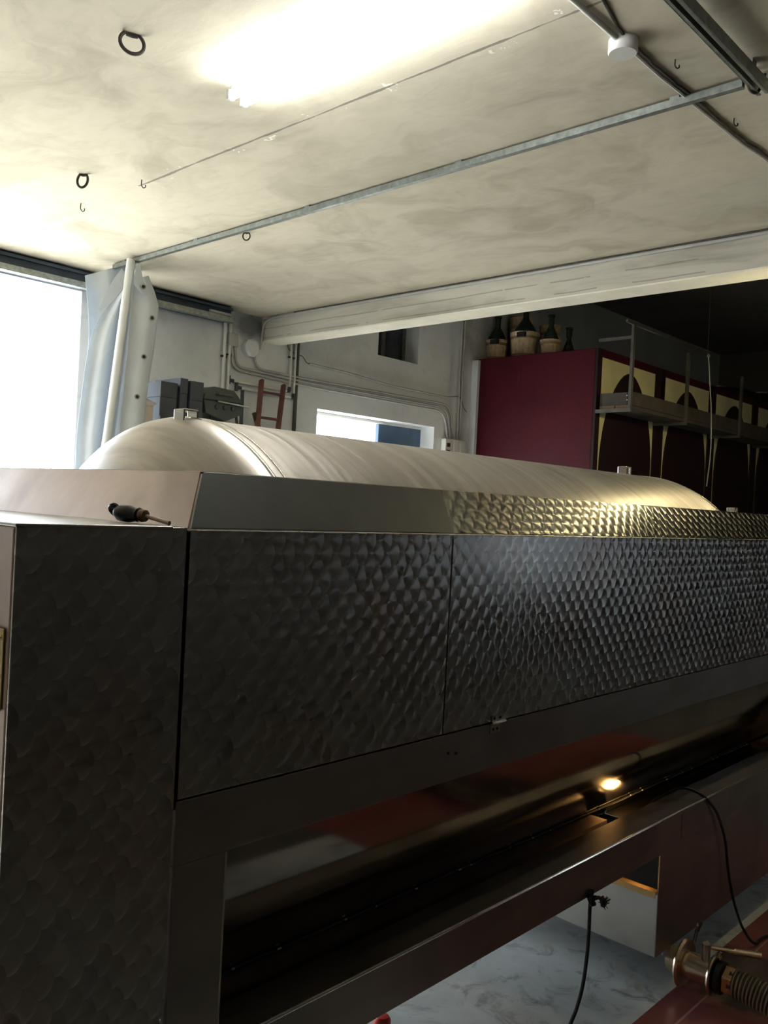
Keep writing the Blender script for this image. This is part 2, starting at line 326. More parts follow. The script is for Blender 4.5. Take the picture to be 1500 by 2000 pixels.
# ------------------------------------------------------------------ mesh helpers
class MB:
    def __init__(s): s.v = []; s.f = []
    def add(s, vs, fs):
        n = len(s.v); s.v += [Vector(v) for v in vs]; s.f += [tuple(i+n for i in f) for f in fs]; return s
    def box(s, x0, x1, y0, y1, z0, z1):
        vs = [(x, y, z) for z in (z0, z1) for y in (y0, y1) for x in (x0, x1)]
        return s.add(vs, [(0, 2, 3, 1), (4, 5, 7, 6), (0, 1, 5, 4), (2, 6, 7, 3), (0, 4, 6, 2), (1, 3, 7, 5)])
    def hexa(s, lo, hi):
        """two quads (same winding) joined"""
        return s.add(list(lo)+list(hi), [(3, 2, 1, 0), (4, 5, 6, 7), (0, 1, 5, 4), (1, 2, 6, 5), (2, 3, 7, 6), (3, 0, 4, 7)])
    def bar(s, a, b, w, h, up=(0, 0, 1)):
        a, b = Vector(a), Vector(b); d = (b-a).normalized(); up = Vector(up)
        if abs(d.dot(up)) > 0.98: up = Vector((1, 0, 0))
        r = d.cross(up).normalized()*(w/2); u = r.cross(d).normalized()*(h/2)
        return s.hexa([a-r-u, a+r-u, a+r+u, a-r+u], [b-r-u, b+r-u, b+r+u, b-r+u])
    def tube(s, pts, r, n=10, cap=True, closed=False):
        pts = [Vector(p) for p in pts]; rs = r if isinstance(r, (list, tuple)) else [r]*len(pts)
        m = len(pts); base = len(s.v); prev = None
        for i, p in enumerate(pts):
            if closed: d = pts[(i+1) % m]-pts[i-1]
            else: d = pts[min(i+1, m-1)]-pts[max(i-1, 0)]
            d.normalize()
            if prev is None:
                a = Vector((0, 0, 1)) if abs(d.z) < 0.9 else Vector((1, 0, 0)); e = d.cross(a).normalized()
            else: e = (prev - d*prev.dot(d)).normalized()
            prev = e; g = d.cross(e)
            for k in range(n):
                t = 2*math.pi*k/n; s.v.append(p + (e*math.cos(t)+g*math.sin(t))*rs[i])
        for i in range(m if closed else m-1):
            for k in range(n):
                a = base+i*n+k; b = base+i*n+(k+1) % n; i2 = (i+1) % m
                c = base+i2*n+(k+1) % n; d_ = base+i2*n+k; s.f.append((a, d_, c, b))
        if cap and not closed:
            s.f.append(tuple(base+k for k in range(n))); s.f.append(tuple(base+(m-1)*n+k for k in reversed(range(n))))
        return s
    def lathe(s, prof, o, axis=(0, 0, 1), n=24, capped=False):
        """prof: list of (radius, along)"""
        ax = Vector(axis).normalized(); a = Vector((1, 0, 0)) if abs(ax.x) < 0.9 else Vector((0, 1, 0))
        e = ax.cross(a).normalized(); g = ax.cross(e); o = Vector(o); base = len(s.v); m = len(prof)
        for (rr, al) in prof:
            for k in range(n):
                t = 2*math.pi*k/n; s.v.append(o + ax*al + (e*math.cos(t)+g*math.sin(t))*max(rr, 1e-5))
        for i in range(m-1):
            for k in range(n):
                a_ = base+i*n+k; b_ = base+i*n+(k+1) % n; s.f.append((a_, b_, b_+n, a_+n))
        if capped:
            s.f.append(tuple(base+k for k in reversed(range(n)))); s.f.append(tuple(base+(m-1)*n+k for k in range(n)))
        return s
    def sheet(s, rows, th=0.004):
        """rows: grid of points; a shell of given thickness along +Y"""
        n = len(rows[0]); m = len(rows); base = len(s.v)
        off = Vector((0.3, 1.0, 0)).normalized()*th
        for lay in (0, 1):
            for rw in rows:
                for p in rw: s.v.append(Vector(p)+off*lay)
        L = m*n
        for i in range(m-1):
            for k in range(n-1):
                a = base+i*n+k; s.f.append((a, a+n, a+n+1, a+1)); s.f.append((a+L, a+1+L, a+n+1+L, a+n+L))
        rim = [k for k in range(n)]+[i*n+n-1 for i in range(1, m)]+[(m-1)*n+k for k in range(n-2, -1, -1)]+[i*n for i in range(m-2, 0, -1)]
        for q in range(len(rim)):
            a = base+rim[q]; b = base+rim[(q+1) % len(rim)]; s.f.append((a, b, b+L, a+L))
        return s
    def extrude(s, poly, a0, a1, axis='X'):
        """closed polygon of 2-D points: (y,z) along X, (x,z) along Y, (x,y) along Z"""
        def P(q, t): return {'X': (t, q[0], q[1]), 'Y': (q[0], t, q[1]), 'Z': (q[0], q[1], t)}[axis]
        n = len(poly); vs = [P(q, a0) for q in poly]+[P(q, a1) for q in poly]
        fs = [tuple(range(n)), tuple(range(2*n-1, n-1, -1))]+[(i, i+n, (i+1) % n+n, (i+1) % n) for i in range(n)]
        return s.add(vs, fs)
    def build(s, name, mat, parent=None, smooth=False, bevel=0.0, sharp=40):
        off = Vector((0, 0, 0)); q = parent
        while q is not None: off += q.location; q = q.parent
        me = bpy.data.meshes.new(name); me.from_pydata([v-off for v in s.v], [], s.f); me.update()
        bm = bmesh.new(); bm.from_mesh(me); bmesh.ops.recalc_face_normals(bm, faces=bm.faces)
        bm.to_mesh(me); bm.free()
        me.materials.append(mat if not isinstance(mat, str) else M[mat])
        if smooth:
            for p in me.polygons: p.use_smooth = True
            me.set_sharp_from_angle(angle=R(sharp))
        o = bpy.data.objects.new(name, me); COL.objects.link(o)
        if parent is not None: o.parent = parent
        if bevel:
            b = o.modifiers.new('bevel', 'BEVEL'); b.width = bevel; b.segments = 2; b.limit_method = 'ANGLE'; b.angle_limit = R(35)
        return o
def empty(name, loc, label, cat, group=None):
    o = bpy.data.objects.new(name, None); o.location = loc; o.empty_display_size = 0.1; COL.objects.link(o)
    return tag(o, label, cat, group)
def tag(o, label, cat, group=None):
    o['label'] = label; o['category'] = cat
    if group: o['group'] = group
    return o
def struct(o, label=None, cat=None):
    o['kind'] = 'structure'
    if label: o['label'] = label
    if cat: o['category'] = cat
    return o
def arc(c, r, a0, a1, n, e1, e2):
    c = Vector(c); e1 = Vector(e1); e2 = Vector(e2)
    return [c + e1*(r*math.cos(a0+(a1-a0)*i/n)) + e2*(r*math.sin(a0+(a1-a0)*i/n)) for i in range(n+1)]
def fillet(pts, r, n=6):
    pts = [Vector(p) for p in pts]; out = [pts[0]]
    for i in range(1, len(pts)-1):
        a, b, c = pts[i-1], pts[i], pts[i+1]
        rr = min(r, (a-b).length*0.49, (c-b).length*0.49)
        p0 = b+(a-b).normalized()*rr; p1 = b+(c-b).normalized()*rr
        for k in range(n+1):
            t = k/n; out.append(p0*(1-t)**2 + b*2*t*(1-t) + p1*t*t)
    out.append(pts[-1]); return out
def spline(pts, n=8):
    pts = [Vector(p) for p in pts]; P = [pts[0]*2-pts[1]]+pts+[pts[-1]*2-pts[-2]]; out = []
    for i in range(1, len(P)-2):
        for k in range(n):
            t = k/n; a, b, c, d = P[i-1], P[i], P[i+1], P[i+2]
            out.append(0.5*((2*b)+(c-a)*t+(2*a-5*b+4*c-d)*t*t+(3*b-a-3*c+d)*t**3))
    out.append(pts[-1]); return out

# ------------------------------------------------------------------ the room
CZ, YB, TH = 3.40, 6.45, 0.32           # ceiling height, back wall face, wall thickness
def wall_holes(x0, x1, z0, z1, y0, y1, holes):
    xs = sorted({x0, x1} | {h[i] for h in holes for i in (0, 1)}); zs = sorted({z0, z1} | {h[i] for h in holes for i in (2, 3)})
    m = MB()
    for i in range(len(xs)-1):
        for k in range(len(zs)-1):
            cx, cz = (xs[i]+xs[i+1])/2, (zs[k]+zs[k+1])/2
            if any(h[0] < cx < h[1] and h[2] < cz < h[3] for h in holes): continue
            m.box(xs[i], xs[i+1], y0, y1, zs[k], zs[k+1])
    return m
GX1 = onY(152, 740, YB).x                # right jamb of the yard gate
GZ1 = onY(100, 556, YB).z
DX0, DX1, DZ1 = onY(620, 795, YB).x, onY(848, 838, YB).x, onY(740, 817, YB).z
WX0, WX1, WZ0 = onY(738, 693, YB).x, onY(816, 712, YB).x, onY(780, 703, YB).z
RX1 = 15.6
struct(MB().box(-4.2, RX1, 1.322, YB+TH, -0.20, 0.0).box(-4.2, 2.398, 0.722, 1.322, -0.20, 0.0).build('floor', 'floor'), 'worn pale concrete floor running under the press', 'floor')
struct(MB().box(-4.2, 2.40, -3.6, 0.72, -0.20, 0.004).build('floor', 'brown_floor'), 'dull brown floor left of the red paint', 'floor')
struct(MB().box(2.402, RX1, -3.6, 0.098, -0.20, 0.004).box(4.902, RX1, 0.10, 1.318, -.20, .004).build('floor', 'brown_floor'), 'dull brown floor right of the red paint', 'floor')
struct(MB().box(2.402, 4.90, 0.10, 1.318, -0.20, 0.006).build('floor', 'red_floor'), 'red painted floor in front of the press', 'floor')
struct(MB().box(-4.2, 5.10, -3.6, YB, CZ, CZ+0.25).build('ceiling', 'ceiling'), 'cream limewashed ceiling with a long crack', 'ceiling')
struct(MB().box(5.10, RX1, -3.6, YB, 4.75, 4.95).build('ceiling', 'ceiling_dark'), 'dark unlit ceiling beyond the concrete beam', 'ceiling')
bm_ = struct(MB().box(5.10, 5.325, -3.6, YB, 3.186, 4.75).build('ceiling_beam', 'beam', bevel=0.006), 'board-marked concrete beam crossing the hall', 'beam')
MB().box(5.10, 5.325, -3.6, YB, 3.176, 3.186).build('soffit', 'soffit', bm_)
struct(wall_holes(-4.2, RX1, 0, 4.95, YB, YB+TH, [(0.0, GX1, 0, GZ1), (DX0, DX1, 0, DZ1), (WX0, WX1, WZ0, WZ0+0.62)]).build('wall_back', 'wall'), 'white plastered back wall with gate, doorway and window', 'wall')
struct(MB().box(-4.5, -4.2, -3.6, YB+TH, -0.2, 4.95).build('wall_left', 'brickwall'))
struct(MB().box(RX1, RX1+0.3, -3.6, YB+TH, -0.2, 4.95).build('wall_right', 'dimwall'))
FW = (9.15, 10.0, 0.80, 2.0)
struct(wall_holes(-4.5, RX1+0.3, -0.2, 4.95, -3.9, -3.6, [FW]).build('wall_front', 'dimwall'))
struct(MB().box(-30, 40, YB+TH, 45, -0.30, -0.02).build('ground', 'ground'), 'pale concrete yard outside the gate', 'ground')
# raised loading platform along the back wall
struct(MB().box(GX1+0.2, 5.72, 5.30, YB, 0, 1.50).build('platform', 'wall'), 'raised concrete platform along the back wall', 'platform')

# front-wall window (behind the viewer, seen only as a reflection)
w2 = MB(); x0, x1, z0, z1 = FW
w2.box(x0, x0+.05, -3.78, -3.70, z0, z1).box(x1-.05, x1, -3.78, -3.70, z0, z1).box(x0, x1, -3.78, -3.70, z0, z0+.05).box(x0, x1, -3.78, -3.70, z1-.05, z1).box((x0+x1)/2-.02, (x0+x1)/2+.02, -3.77, -3.71, z0, z1)
struct(w2.build('window_2', 'frame_wood'))

# window in the back wall: deep reveal, two sashes with flaking frames
wy = YB+0.20; wz1 = WZ0+0.62
win = MB().box(WX0, WX1, wy, wy+0.05, WZ0, WZ0+.045).box(WX0, WX1, wy, wy+.05, wz1-.045, wz1).box(WX0, WX0+.045, wy, wy+.05, WZ0, wz1).box(WX1-.05, WX1, wy, wy+.05, WZ0, wz1)
win = struct(win.build('window_1', 'frame_wood'), 'small dark window high in the back wall', 'window')
wm = (WX0+WX1)/2-0.05
MB().box(wm-.03, wm+.03, wy-.01, wy+.05, WZ0, wz1).build('mullion', 'frame_wood', win)
for a, b in ((WX0+.045, wm-.03), (wm+.03, WX1-.05)):
    MB().box(a, b, wy+.018, wy+.026, WZ0+.045, wz1-.045).build('pane', 'pane', win)
MB().box(WX0+.13, WX0+.17, wy-.015, wy+.02, WZ0+.05, wz1-.04).build('glazing_bar', 'frame_wood', win)

# doorway: right leaf shut, left side open to the daylight
dm = onY(738, 818, YB+0.22).x
leaf = struct(MB().box(dm, DX1-0.002, YB+0.20, YB+0.25, 0.005, DZ1-0.03).build('door_1', 'door', bevel=0.004), 'slate blue door leaf closing half the back doorway', 'door')
lw = DX1-dm
for zz in (0.25, 1.35): MB().box(dm+.14, DX1-.14, YB+0.19, YB+0.20, zz, zz+0.85).build('door_panel', 'door', leaf, bevel=0.004)
MB().tube([(dm+.07, YB+.20, 1.05), (dm+.07, YB+.15, 1.05), (dm+.20, YB+.15, 1.05)], .010).build('door_handle', 'steel_bright', leaf)
struct(MB().box(DX0, DX1, YB+.19, YB+.26, DZ1-.03, DZ1-.001).build('trim_1', 'white_pvc'))

# dark steel header of the sliding gate
hz0 = onY(0, 526, 6.30).z
hd = empty('gate_header', (1.5, 6.38, hz0), 'dark blue steel header over the yard gate against the ceiling', 'header')
MB().box(-1.0, 4.66, 6.33, 6.445, hz0+.02, CZ-0.004).build('beam', 'header', hd, bevel=.004)
MB().box(-1.0, 4.66, 6.27, 6.33, hz0, hz0+.045).build('track', 'galv', hd)
MB().box(-1.0, 4.66, 6.30, 6.33, hz0+.11, hz0+.13).build('flange', 'header', hd)

# things in the yard beyond the gate
g = empty('yard_gate', (1.4, 9.5, -0.02), 'pale metal gate standing in the bright yard', 'gate')
for px in (96, 117, 134):
    q = onY(px, 640, 9.5); MB().box(q.x-.025, q.x+.025, 9.47, 9.53, -.02, 3.3).build('post', 'grey_pvc', g)
q0, q1 = onY(96, 640, 9.5).x, onY(134, 640, 9.5).x
MB().box(q0, q1, 9.48, 9.52, 0.3, 0.36).build('rail', 'grey_pvc', g); MB().box(q0, q1, 9.48, 9.52, 2.6, 2.66).build('rail', 'grey_pvc', g)

# ------------------------------------------------------------------ the wine press
Y0 = 1.34                                 # front face
XC0, XS, XST, XR = 0.599, 0.917, 1.036, 4.64   # cabinet left, cabinet/body seam, inner edge of stile, right end
ZT, ZB, ZRG = 1.645, 1.641, 1.748         # cabinet top, bevel foot, ridge
ZD, ZRL, ZRIM, ZAP = 1.142, 1.022, 0.638, 0.515
YRG, YBK = 1.407, 3.00
press = empty('wine_press', (2.6, 2.17, 0), 'long stainless pneumatic wine press with swirl-brushed panels and a horizontal drum', 'wine press')
# end cabinet
cab = MB().box(XC0, XS-.003, Y0+.006, YBK, 0.03, ZT-.006).build('end_cabinet', 'steel_warm', press, bevel=.004)
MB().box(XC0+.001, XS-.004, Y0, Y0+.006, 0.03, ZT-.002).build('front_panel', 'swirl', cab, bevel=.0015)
MB().box(XC0-.002, XS-.035, Y0-.003, YBK, ZT-.006, ZT).build('lid', 'steel', cab, bevel=.002)
a, b = onX(11, 1228, XC0), onX(2, 1388, XC0)
pl = MB().box(XC0-.003, XC0-.0005, a.y, a.y+.20, b.z, a.z).build('name_plate', 'label_yellow', cab, bevel=.0008); pl['label'] = 'yellow plate on the cabinet side'
for zz in (a.z-.015, b.z+.015):
    MB().lathe([(0, 0), (.004, 0), (.003, .002), (0, .0025)], (XC0-.003, a.y+.012, zz), (-1, 0, 0), 10).build('screw', 'steel_bright', cab)
for yy in (Y0+.05, YBK-.05):
    for xx in (XC0+.05, XS-.05): MB().box(xx-.03, xx+.03, yy-.03, yy+.03, 0, .03).build('foot', 'black', cab)
# dark carcass behind the panel joints
MB().box(XS-.004, XR, Y0+.012, Y0+.030, ZD-.02, ZB-.004).build('carcass', 'gap', press)
# front doors
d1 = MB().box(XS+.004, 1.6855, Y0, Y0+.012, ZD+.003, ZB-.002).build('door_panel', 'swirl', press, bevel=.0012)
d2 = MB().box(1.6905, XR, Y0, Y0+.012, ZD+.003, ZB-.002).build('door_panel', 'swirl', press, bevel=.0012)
def hinge(px, py, par):
    c = onY(px, py, Y0-.004)
    h = MB().tube([(c.x-.03, Y0-.006, ZD+.001), (c.x+.03, Y0-.006, ZD+.001)], .005, 10).build('hinge', 'steel_bright', par, smooth=True)
    MB().box(c.x-.024, c.x+.024, Y0-.003, Y0, ZD+.001, ZD+.020).box(c.x-.03, c.x+.012, Y0-.0034, Y0-.0002, ZD-.026, ZD+.001).build('hinge_leaf', 'steel', press)
    for dx, dz in ((-.014, .012), (.012, .012), (-.018, -.016), (.000, -.016)):
        MB().lathe([(.0038, 0), (.0038, .0015), (0, .002)], (c.x+dx, Y0-.003, ZD+dz), (0, -1, 0), 8).build('screw', 'gap', h)
hinge(972, 1410, d2); hinge(1508, 1281, d2)
# sloping collar
def plate(quad, th, name, mat):
    q = [Vector(v) for v in quad]; n = (q[1]-q[0]).cross(q[3]-q[0]).normalized()*th
    return MB().hexa(q, [v+n for v in q]).build(name, mat, press, bevel=.001)
plate([(XS+.002, Y0, ZB), (1.6865, Y0, ZB), (1.709, YRG, ZRG), (XS+.070, YRG, ZRG)], .003, 'front_collar', 'steel_blue')
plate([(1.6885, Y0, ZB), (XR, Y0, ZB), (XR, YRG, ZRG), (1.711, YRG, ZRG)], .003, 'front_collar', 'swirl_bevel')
plate([(XS, YBK, ZB), (XS, Y0+.001, ZB), (XS+.068, YRG+.001, ZRG), (XS+.068, YBK-.067, ZRG)], .003, 'end_collar', 'steel_warm')
plate([(XR, YBK, ZB), (XS, YBK, ZB), (XS+.068, YBK-.067, ZRG), (XR, YBK-.067, ZRG)], .003, 'back_collar', 'steel')
MB().box(XS+.068, XR, YRG, YRG+.022, ZRG-.003, ZRG).box(XS+.068, XS+.09, YRG+.022, YBK-.067, ZRG-.003, ZRG).build('ridge_flange', 'steel_bright', press)
MB().tube([(XS+.0665, YBK-.07, ZRG+.0005), (XS+.0665, YRG-.001, ZRG+.0005), (XR, YRG-.001, ZRG+.0005)], .0022, 6).build('ridge_fold', 'steel_bright', press)
MB().box(XS-.001, XR, YBK-.012, YBK, 0.80, ZB).build('back_panel', 'steel', press)
MB().box(XR, XR+.012, Y0, YBK, 0.40, ZB).build('right_end_panel', 'steel', press)
# frame
MB().box(XS+.002, XR, Y0, Y0+.014, ZRL, ZD-.001).build('rail', 'steel_dull', press, bevel=.0015)
for px in (875, 890):
    c = onY(px, 1471, Y0); MB().lathe([(.004, 0), (.0035, .003), (0, .004)], (c.x, Y0, c.z), (0, -1, 0), 10).build('rivet', 'iron', press)
MB().box(XS+.002, XST, Y0, Y0+.014, 0.03, ZRL-.0005).box(XST-.012, XST, Y0+.014, Y0+.10, ZRIM+.04, ZRL-.0005).build('stile', 'steel_dull', press, bevel=.0015)
MB().box(XST+.0005, XST+.005, Y0+.001, Y0+.016, ZRIM+.045, ZRL-.002).build('edge_trim', 'steel_bright', press)
MB().box(XR-.12, XR, Y0, Y0+.014, ZRIM+.002, ZRL-.0005).build('stile', 'steel_dull', press, bevel=.0015)
for xx, yy in ((XS+.05, YBK-.06), (XR-.06, YBK-.06), (XR-.06, Y0+.12)): MB().box(xx-.04, xx+.04, yy-.04, yy+.04, 0, .81).build('leg', 'steel_dull', press)
# curved drum guard seen through the long opening
GYC, GZC, GR = 2.19, 1.129, 0.80
def gpt(z, rr): return (GYC-math.sqrt(max(rr*rr-(z-GZC)**2, 1e-4)), z)
zs = [1.10-0.025*i for i in range(0, 23)]
poly = [gpt(z, GR) for z in zs]+[gpt(z, GR-.004) for z in reversed(zs)]
MB().extrude(poly, XST-.02, XR-.01).build('drum_guard', 'guard', press, smooth=True, sharp=60)
yb, zb = gpt(0.634, GR)
bd = MB().tube([(XST+.002+i*(XR-XST-.02)/60, yb-.003, zb+.002*random.uniform(-1, 1)) for i in range(61)], .0045, 6).build('seal_bead', 'black', press)
mm = MB()
for i in range(22):
    xx = XST+.03+i*.155+random.uniform(-.07, .07); l = random.uniform(.003, .012)
    mm.tube([(xx, yb-.008, zb+.002), (xx+l, yb-.008, zb+.002)], .0022, 5)
o = mm.build('weld_spatter', 'enamel', bd); o['kind'] = 'stuff'
# tray: rim flange, channel, ledge, apron
MB().box(XST+.001, XR, Y0, Y0+.003, ZAP, ZRIM).box(XST+.001, XR, Y0+.003, Y0+.03, ZAP, ZAP+.003).build('apron', 'steel_dull', press, bevel=.0012)
MB().box(XST+.001, XR, Y0+.003, 1.455, ZRIM-.003, ZRIM).box(XST+.001, XR, 1.452, 1.455, .545, ZRIM-.003).build('tray_flange', 'steel_dull', press)
MB().tube([(XST+.002, Y0+.002, ZRIM), (XR, Y0+.002, ZRIM)], .0042, 8).build('rim_fold', 'steel_bright', press, smooth=True)
MB().box(XST+.001, 2.95, 1.455, 1.67, .542, .545).box(3.115, XR, 1.455, 1.67, .542, .545).build('tray_channel', 'steel', press)
MB().box(XST+.001, 2.83, 1.487, 1.560, .626, .629).box(XST+.001, 2.83, 1.487, 1.490, .60, .626).build('tray_ledge', 'steel_warm', press)
th = [R(a) for a in range(200, 341, 7)]
poly = [(2.19+.84*math.cos(t), 1.13+.66*math.sin(t)) for t in th if 1.13+.66*math.sin(t) < .60]
poly = poly+[(y, z-.004) for y, z in reversed(poly)]
MB().extrude(poly, XST+.002, 2.95).extrude(poly, 3.115, XR-.002).build('sump', 'steel', press, smooth=True, sharp=60)
c = onY(1332, 1598, Y0); MB().box(c.x-.0012, c.x+.0012, Y0-.0006, Y0+.001, ZRIM-.10, ZRIM-.012).build('apron_joint', 'gap', press)
# juice box hanging under the tray
BX = 2.955
jb = MB().box(BX, XR, Y0, Y0+.003, .15, ZAP-.0005).box(BX, XR, Y0+.003, 2.25, .15, .153).box(BX, XR, 2.247, 2.25, .153, .36).box(XR-.003, XR, Y0+.003, 2.247, .153, ZAP).build('juice_box', 'steel_dull', press, bevel=.001)
MB().box(BX, BX+.003, Y0+.004, 2.247, .153, .383).build('side_panel', 'steel_bright', jb)
MB().box(BX-.018, BX+.012, Y0+.004, 2.247, .383, .387).box(BX-.018, BX-.015, Y0+.004, 2.247, .365, .383).build('side_lip', 'brass_and_lamplit_steel', jb)  # copper tone paints the tray lamp's light onto the steel lip
MB().box(BX-.0015, BX+.0025, Y0-.0005, Y0+.004, .384, ZAP-.002).build('edge_trim', 'brass_and_lamplit_steel', jb)  # box edge as a thin strip, lamplight painted in as copper
MB().tube([(BX+.12, 1.62, .387), (BX+.12, 1.62, .47)], .004, 8).tube([(BX+.12, 1.62, .46), (BX+.12, 1.62, .49)], .010, 8).build('bolt', 'brass_and_lamplit_steel', jb)
for yy in (1.45, 2.15):
    for xx in (3.3, 4.5): MB().tube([(xx, yy, 0), (xx, yy, .15)], .02, 10).build('foot', 'steel_dull', jb)

# drum
DC, DR, DX_L, DX_R, DA = Vector((0, 2.134, 1.2635)), 0.66, 1.407, 4.20, 0.30
n = 18
prof = [(DR*math.sin(i*math.pi/2/n), DX_L-DA*math.cos(i*math.pi/2/n)) for i in range(n+1)]
prof += [(DR, DX_L+(DX_R-DX_L)*i/20) for i in range(1, 21)]
prof += [(DR*math.cos(i*math.pi/2/n), DX_R+DA*math.sin(i*math.pi/2/n)) for i in range(1, n+1)]
drum = MB().lathe(prof, DC, (1, 0, 0), 96).build('drum', 'drum', press, smooth=True, sharp=60)
for xx, w in ((DX_L, .008), (DX_L+.035, .004), (DX_R, .007)):
    MB().lathe([(DR-.002, -w), (DR+.003, -w*.5), (DR+.003, w*.5), (DR-.002, w)], DC+Vector((xx, 0, 0)), (1, 0, 0), 96).build('weld_seam', 'steel_bright', drum, smooth=True, sharp=80)
def lug(px, py, w):
    t = onY(px, py, 2.06); z = DC.z+math.sqrt(DR**2-(2.06-DC.y)**2) if DX_L < t.x < DX_R else t.z-.02
    l = MB().box(t.x-w/2, t.x-w/2+.006, 2.04, 2.09, z-.02, t.z+.012).box(t.x+w/2-.006, t.x+w/2, 2.04, 2.09, z-.02, t.z+.012).box(t.x-w/2, t.x+w/2, 2.04, 2.09, t.z+.006, t.z+.012)
    l.build('lifting_lug', 'steel_bright', drum, bevel=.003)
lug(366, 808, .050); lug(1222, 916, .05); lug(1432, 995, .05)
c = onY(800, 908, 1.62); MB().lathe([(.006, 0), (.005, .008), (0, .01)], (c.x, c.y, DC.z+math.sqrt(DR**2-(c.y-DC.y)**2)-.003), (0, -.5, .86), 8).build('bolt', 'iron', drum)

# ------------------------------------------------------------------ outlet valve and hose in front of the press
VX, VZ = 3.095, 0.105
val = empty('butterfly_valve', (VX, 1.25, VZ), 'polished butterfly valve with lever bolted to the outlet under the press', 'valve')
ax = (0, -1, 0)
MB().lathe([(.046, 0), (.046, .05)], (VX, 1.345, VZ), ax, 28, True).build('stub_pipe', 'valve', val, smooth=True)
fl = MB().lathe([(.05, 0), (.082, .003), (.086, .010), (.082, .018), (.05, .022)], (VX, 1.303, VZ), ax, 32, True).build('clamp_flange', 'valve', val, smooth=True)
MB().tube([(VX+.065, 1.287, VZ+.055), (VX+.075, 1.283, VZ+.095)], .006, 8).build('wing_bolt', 'steel', fl)
for s in (-1, 1): MB().bar((VX+.075, 1.283, VZ+.092), (VX+.075+.016*s, 1.275, VZ+.125), .006, .014).build('wing', 'steel', fl)
body = MB().lathe([(.043, 0), (.043, .004), (.046, .006), (.046, .092), (.043, .094)], (VX, 1.281, VZ), ax, 32, True).build('valve_body', 'valve', val, smooth=True)
MB().lathe([(.048, 0), (.070, .004), (.073, .010), (.070, .015), (.05, .018)], (VX, 1.190, VZ), ax, 32, True).build('union_ring', 'valve', val, smooth=True)
MB().lathe([(.050, 0), (.056, .004), (.056, .022), (.050, .026)], (VX, 1.171, VZ), ax, 28, True).build('gasket', 'black', val, smooth=True)
MB().tube([(VX, 1.215, VZ+.04), (VX, 1.215, VZ+.098)], .015, 16).build('stem', 'steel', val, smooth=True)
lv = MB().tube([(VX+.005, 1.213, VZ+.085), (VX+.035, 1.125, VZ+.092)], .0075, 12).build('lever', 'valve', val, smooth=True)
MB().tube([(VX+.034, 1.13, VZ+.0915), (VX+.062, 1.045, VZ+.098)], .0115, 12).build('grip', 'valve', lv, smooth=True)
MB().tube(arc((VX+.02, 1.172, VZ+.062), .014, 0, 2*math.pi, 14, (1, 0, 0), (0, 0, 1))[:-1], .003, 6, closed=True).build('pin_ring', 'valve', val)
nut = MB().lathe([(.050, 0), (.050, .034)], (VX, 1.143, VZ), ax, 6, True).build('coupling_nut', 'brass_and_lamplit_steel', val, bevel=.003)
path = spline([(VX, 1.125, VZ), (VX+.002, 1.06, VZ-.004), (VX+.006, .95, VZ-.02), (VX+.02, .80, .062), (VX+.10, .55, .058), (VX+.35, .25, .058), (VX+.9, .02, .058)], 30)
hs = empty('ribbed_hose', (VX, .9, 0.006), 'brown ribbed suction hose running from the valve over the red floor', 'hose')
MB().tube(path, .0445, 20).build('hose_wall', 'hose_dark', hs, smooth=True)
L = 0; acc = []; last = path[0]; step = .0125; nxt = 0.02
ribs = MB()
for i in range(1, len(path)):
    seg = (path[i]-path[i-1]).length
    while nxt <= L+seg:
        t = (nxt-L)/seg; p = path[i-1].lerp(path[i], t); d = (path[i]-path[i-1]).normalized(); acc.append((p, d)); nxt += step
    L += seg
for p, d in acc: ribs.lathe([(.0445, -.0046), (.0495, -.0022), (.0495, .0022), (.0445, .0046)], p, d, 20)
rb = ribs.build('rib', 'hose', hs, smooth=True); rb['kind'] = 'stuff'

# ------------------------------------------------------------------ cord, rope, lamp, scraps
pp = [(1262, 1578, 1.47), (1285, 1558, 1.455), (1305, 1548, 1.44), (1322, 1539, 1.42), (1345, 1541, 1.39), (1366, 1550, 1.36), (1384, 1565, 1.335), (1402, 1592, 1.325), (1416, 1640, 1.322), (1421, 1690, 1.32), (1427, 1730, 1.31), (1437, 1775, 1.285), (1452, 1815, 1.25)]
pts = [onY(*q) for q in pp]
e = onZ(1474, 1842, .018); pts += [e, e+Vector((.12, -.02, 0)), e+Vector((.45, -.20, 0)), e+Vector((.9, -.30, 0))]
tag(MB().tube(spline(pts, 8), .0055, 8).build('power_cord', 'black', smooth=True), 'black power cord looping out of the press tray down to the floor', 'cord')
k = onY(1155, 1757, 1.325)
rope = empty('rope', (k.x, k.y, 0), 'dark knotted rope hanging from the front edge of the press tray', 'rope')
rp = [onY(x, y, Y) for x, y, Y in ((1157, 1738, 1.334), (1155, 1752, 1.328), (1152, 1775, 1.325), (1150, 1820, 1.325), (1146, 1870, 1.328), (1138, 1925, 1.332), (1126, 1970, 1.336), (1113, 2004, 1.34))]
rp += [Vector((rp[-1].x-.03, 1.345, .05)), Vector((rp[-1].x-.06, 1.36, .008)), Vector((rp[-1].x-.16, 1.40, .008))]
MB().tube(spline(rp, 8), .0058, 8).build('strand', 'rope', rope, smooth=True)
MB().tube([k+Vector((random.uniform(-1, 1)*.011, random.uniform(-1, 1)*.009, random.uniform(-1, 1)*.013)) for i in range(16)], .0075, 8).build('knot', 'rope', rope, smooth=True)
t0 = onY(1178, 1762, 1.322)
MB().tube(spline([k, (k+t0)/2+Vector((0, -.005, .012)), t0], 5), .006, 8).tube([t0+Vector((random.uniform(-1, 1)*.011, random.uniform(-1, 1)*.009, random.uniform(-1, 1)*.012)) for i in range(18)], .006, 6).build('knot', 'rope', rope, smooth=True)
fr = MB()
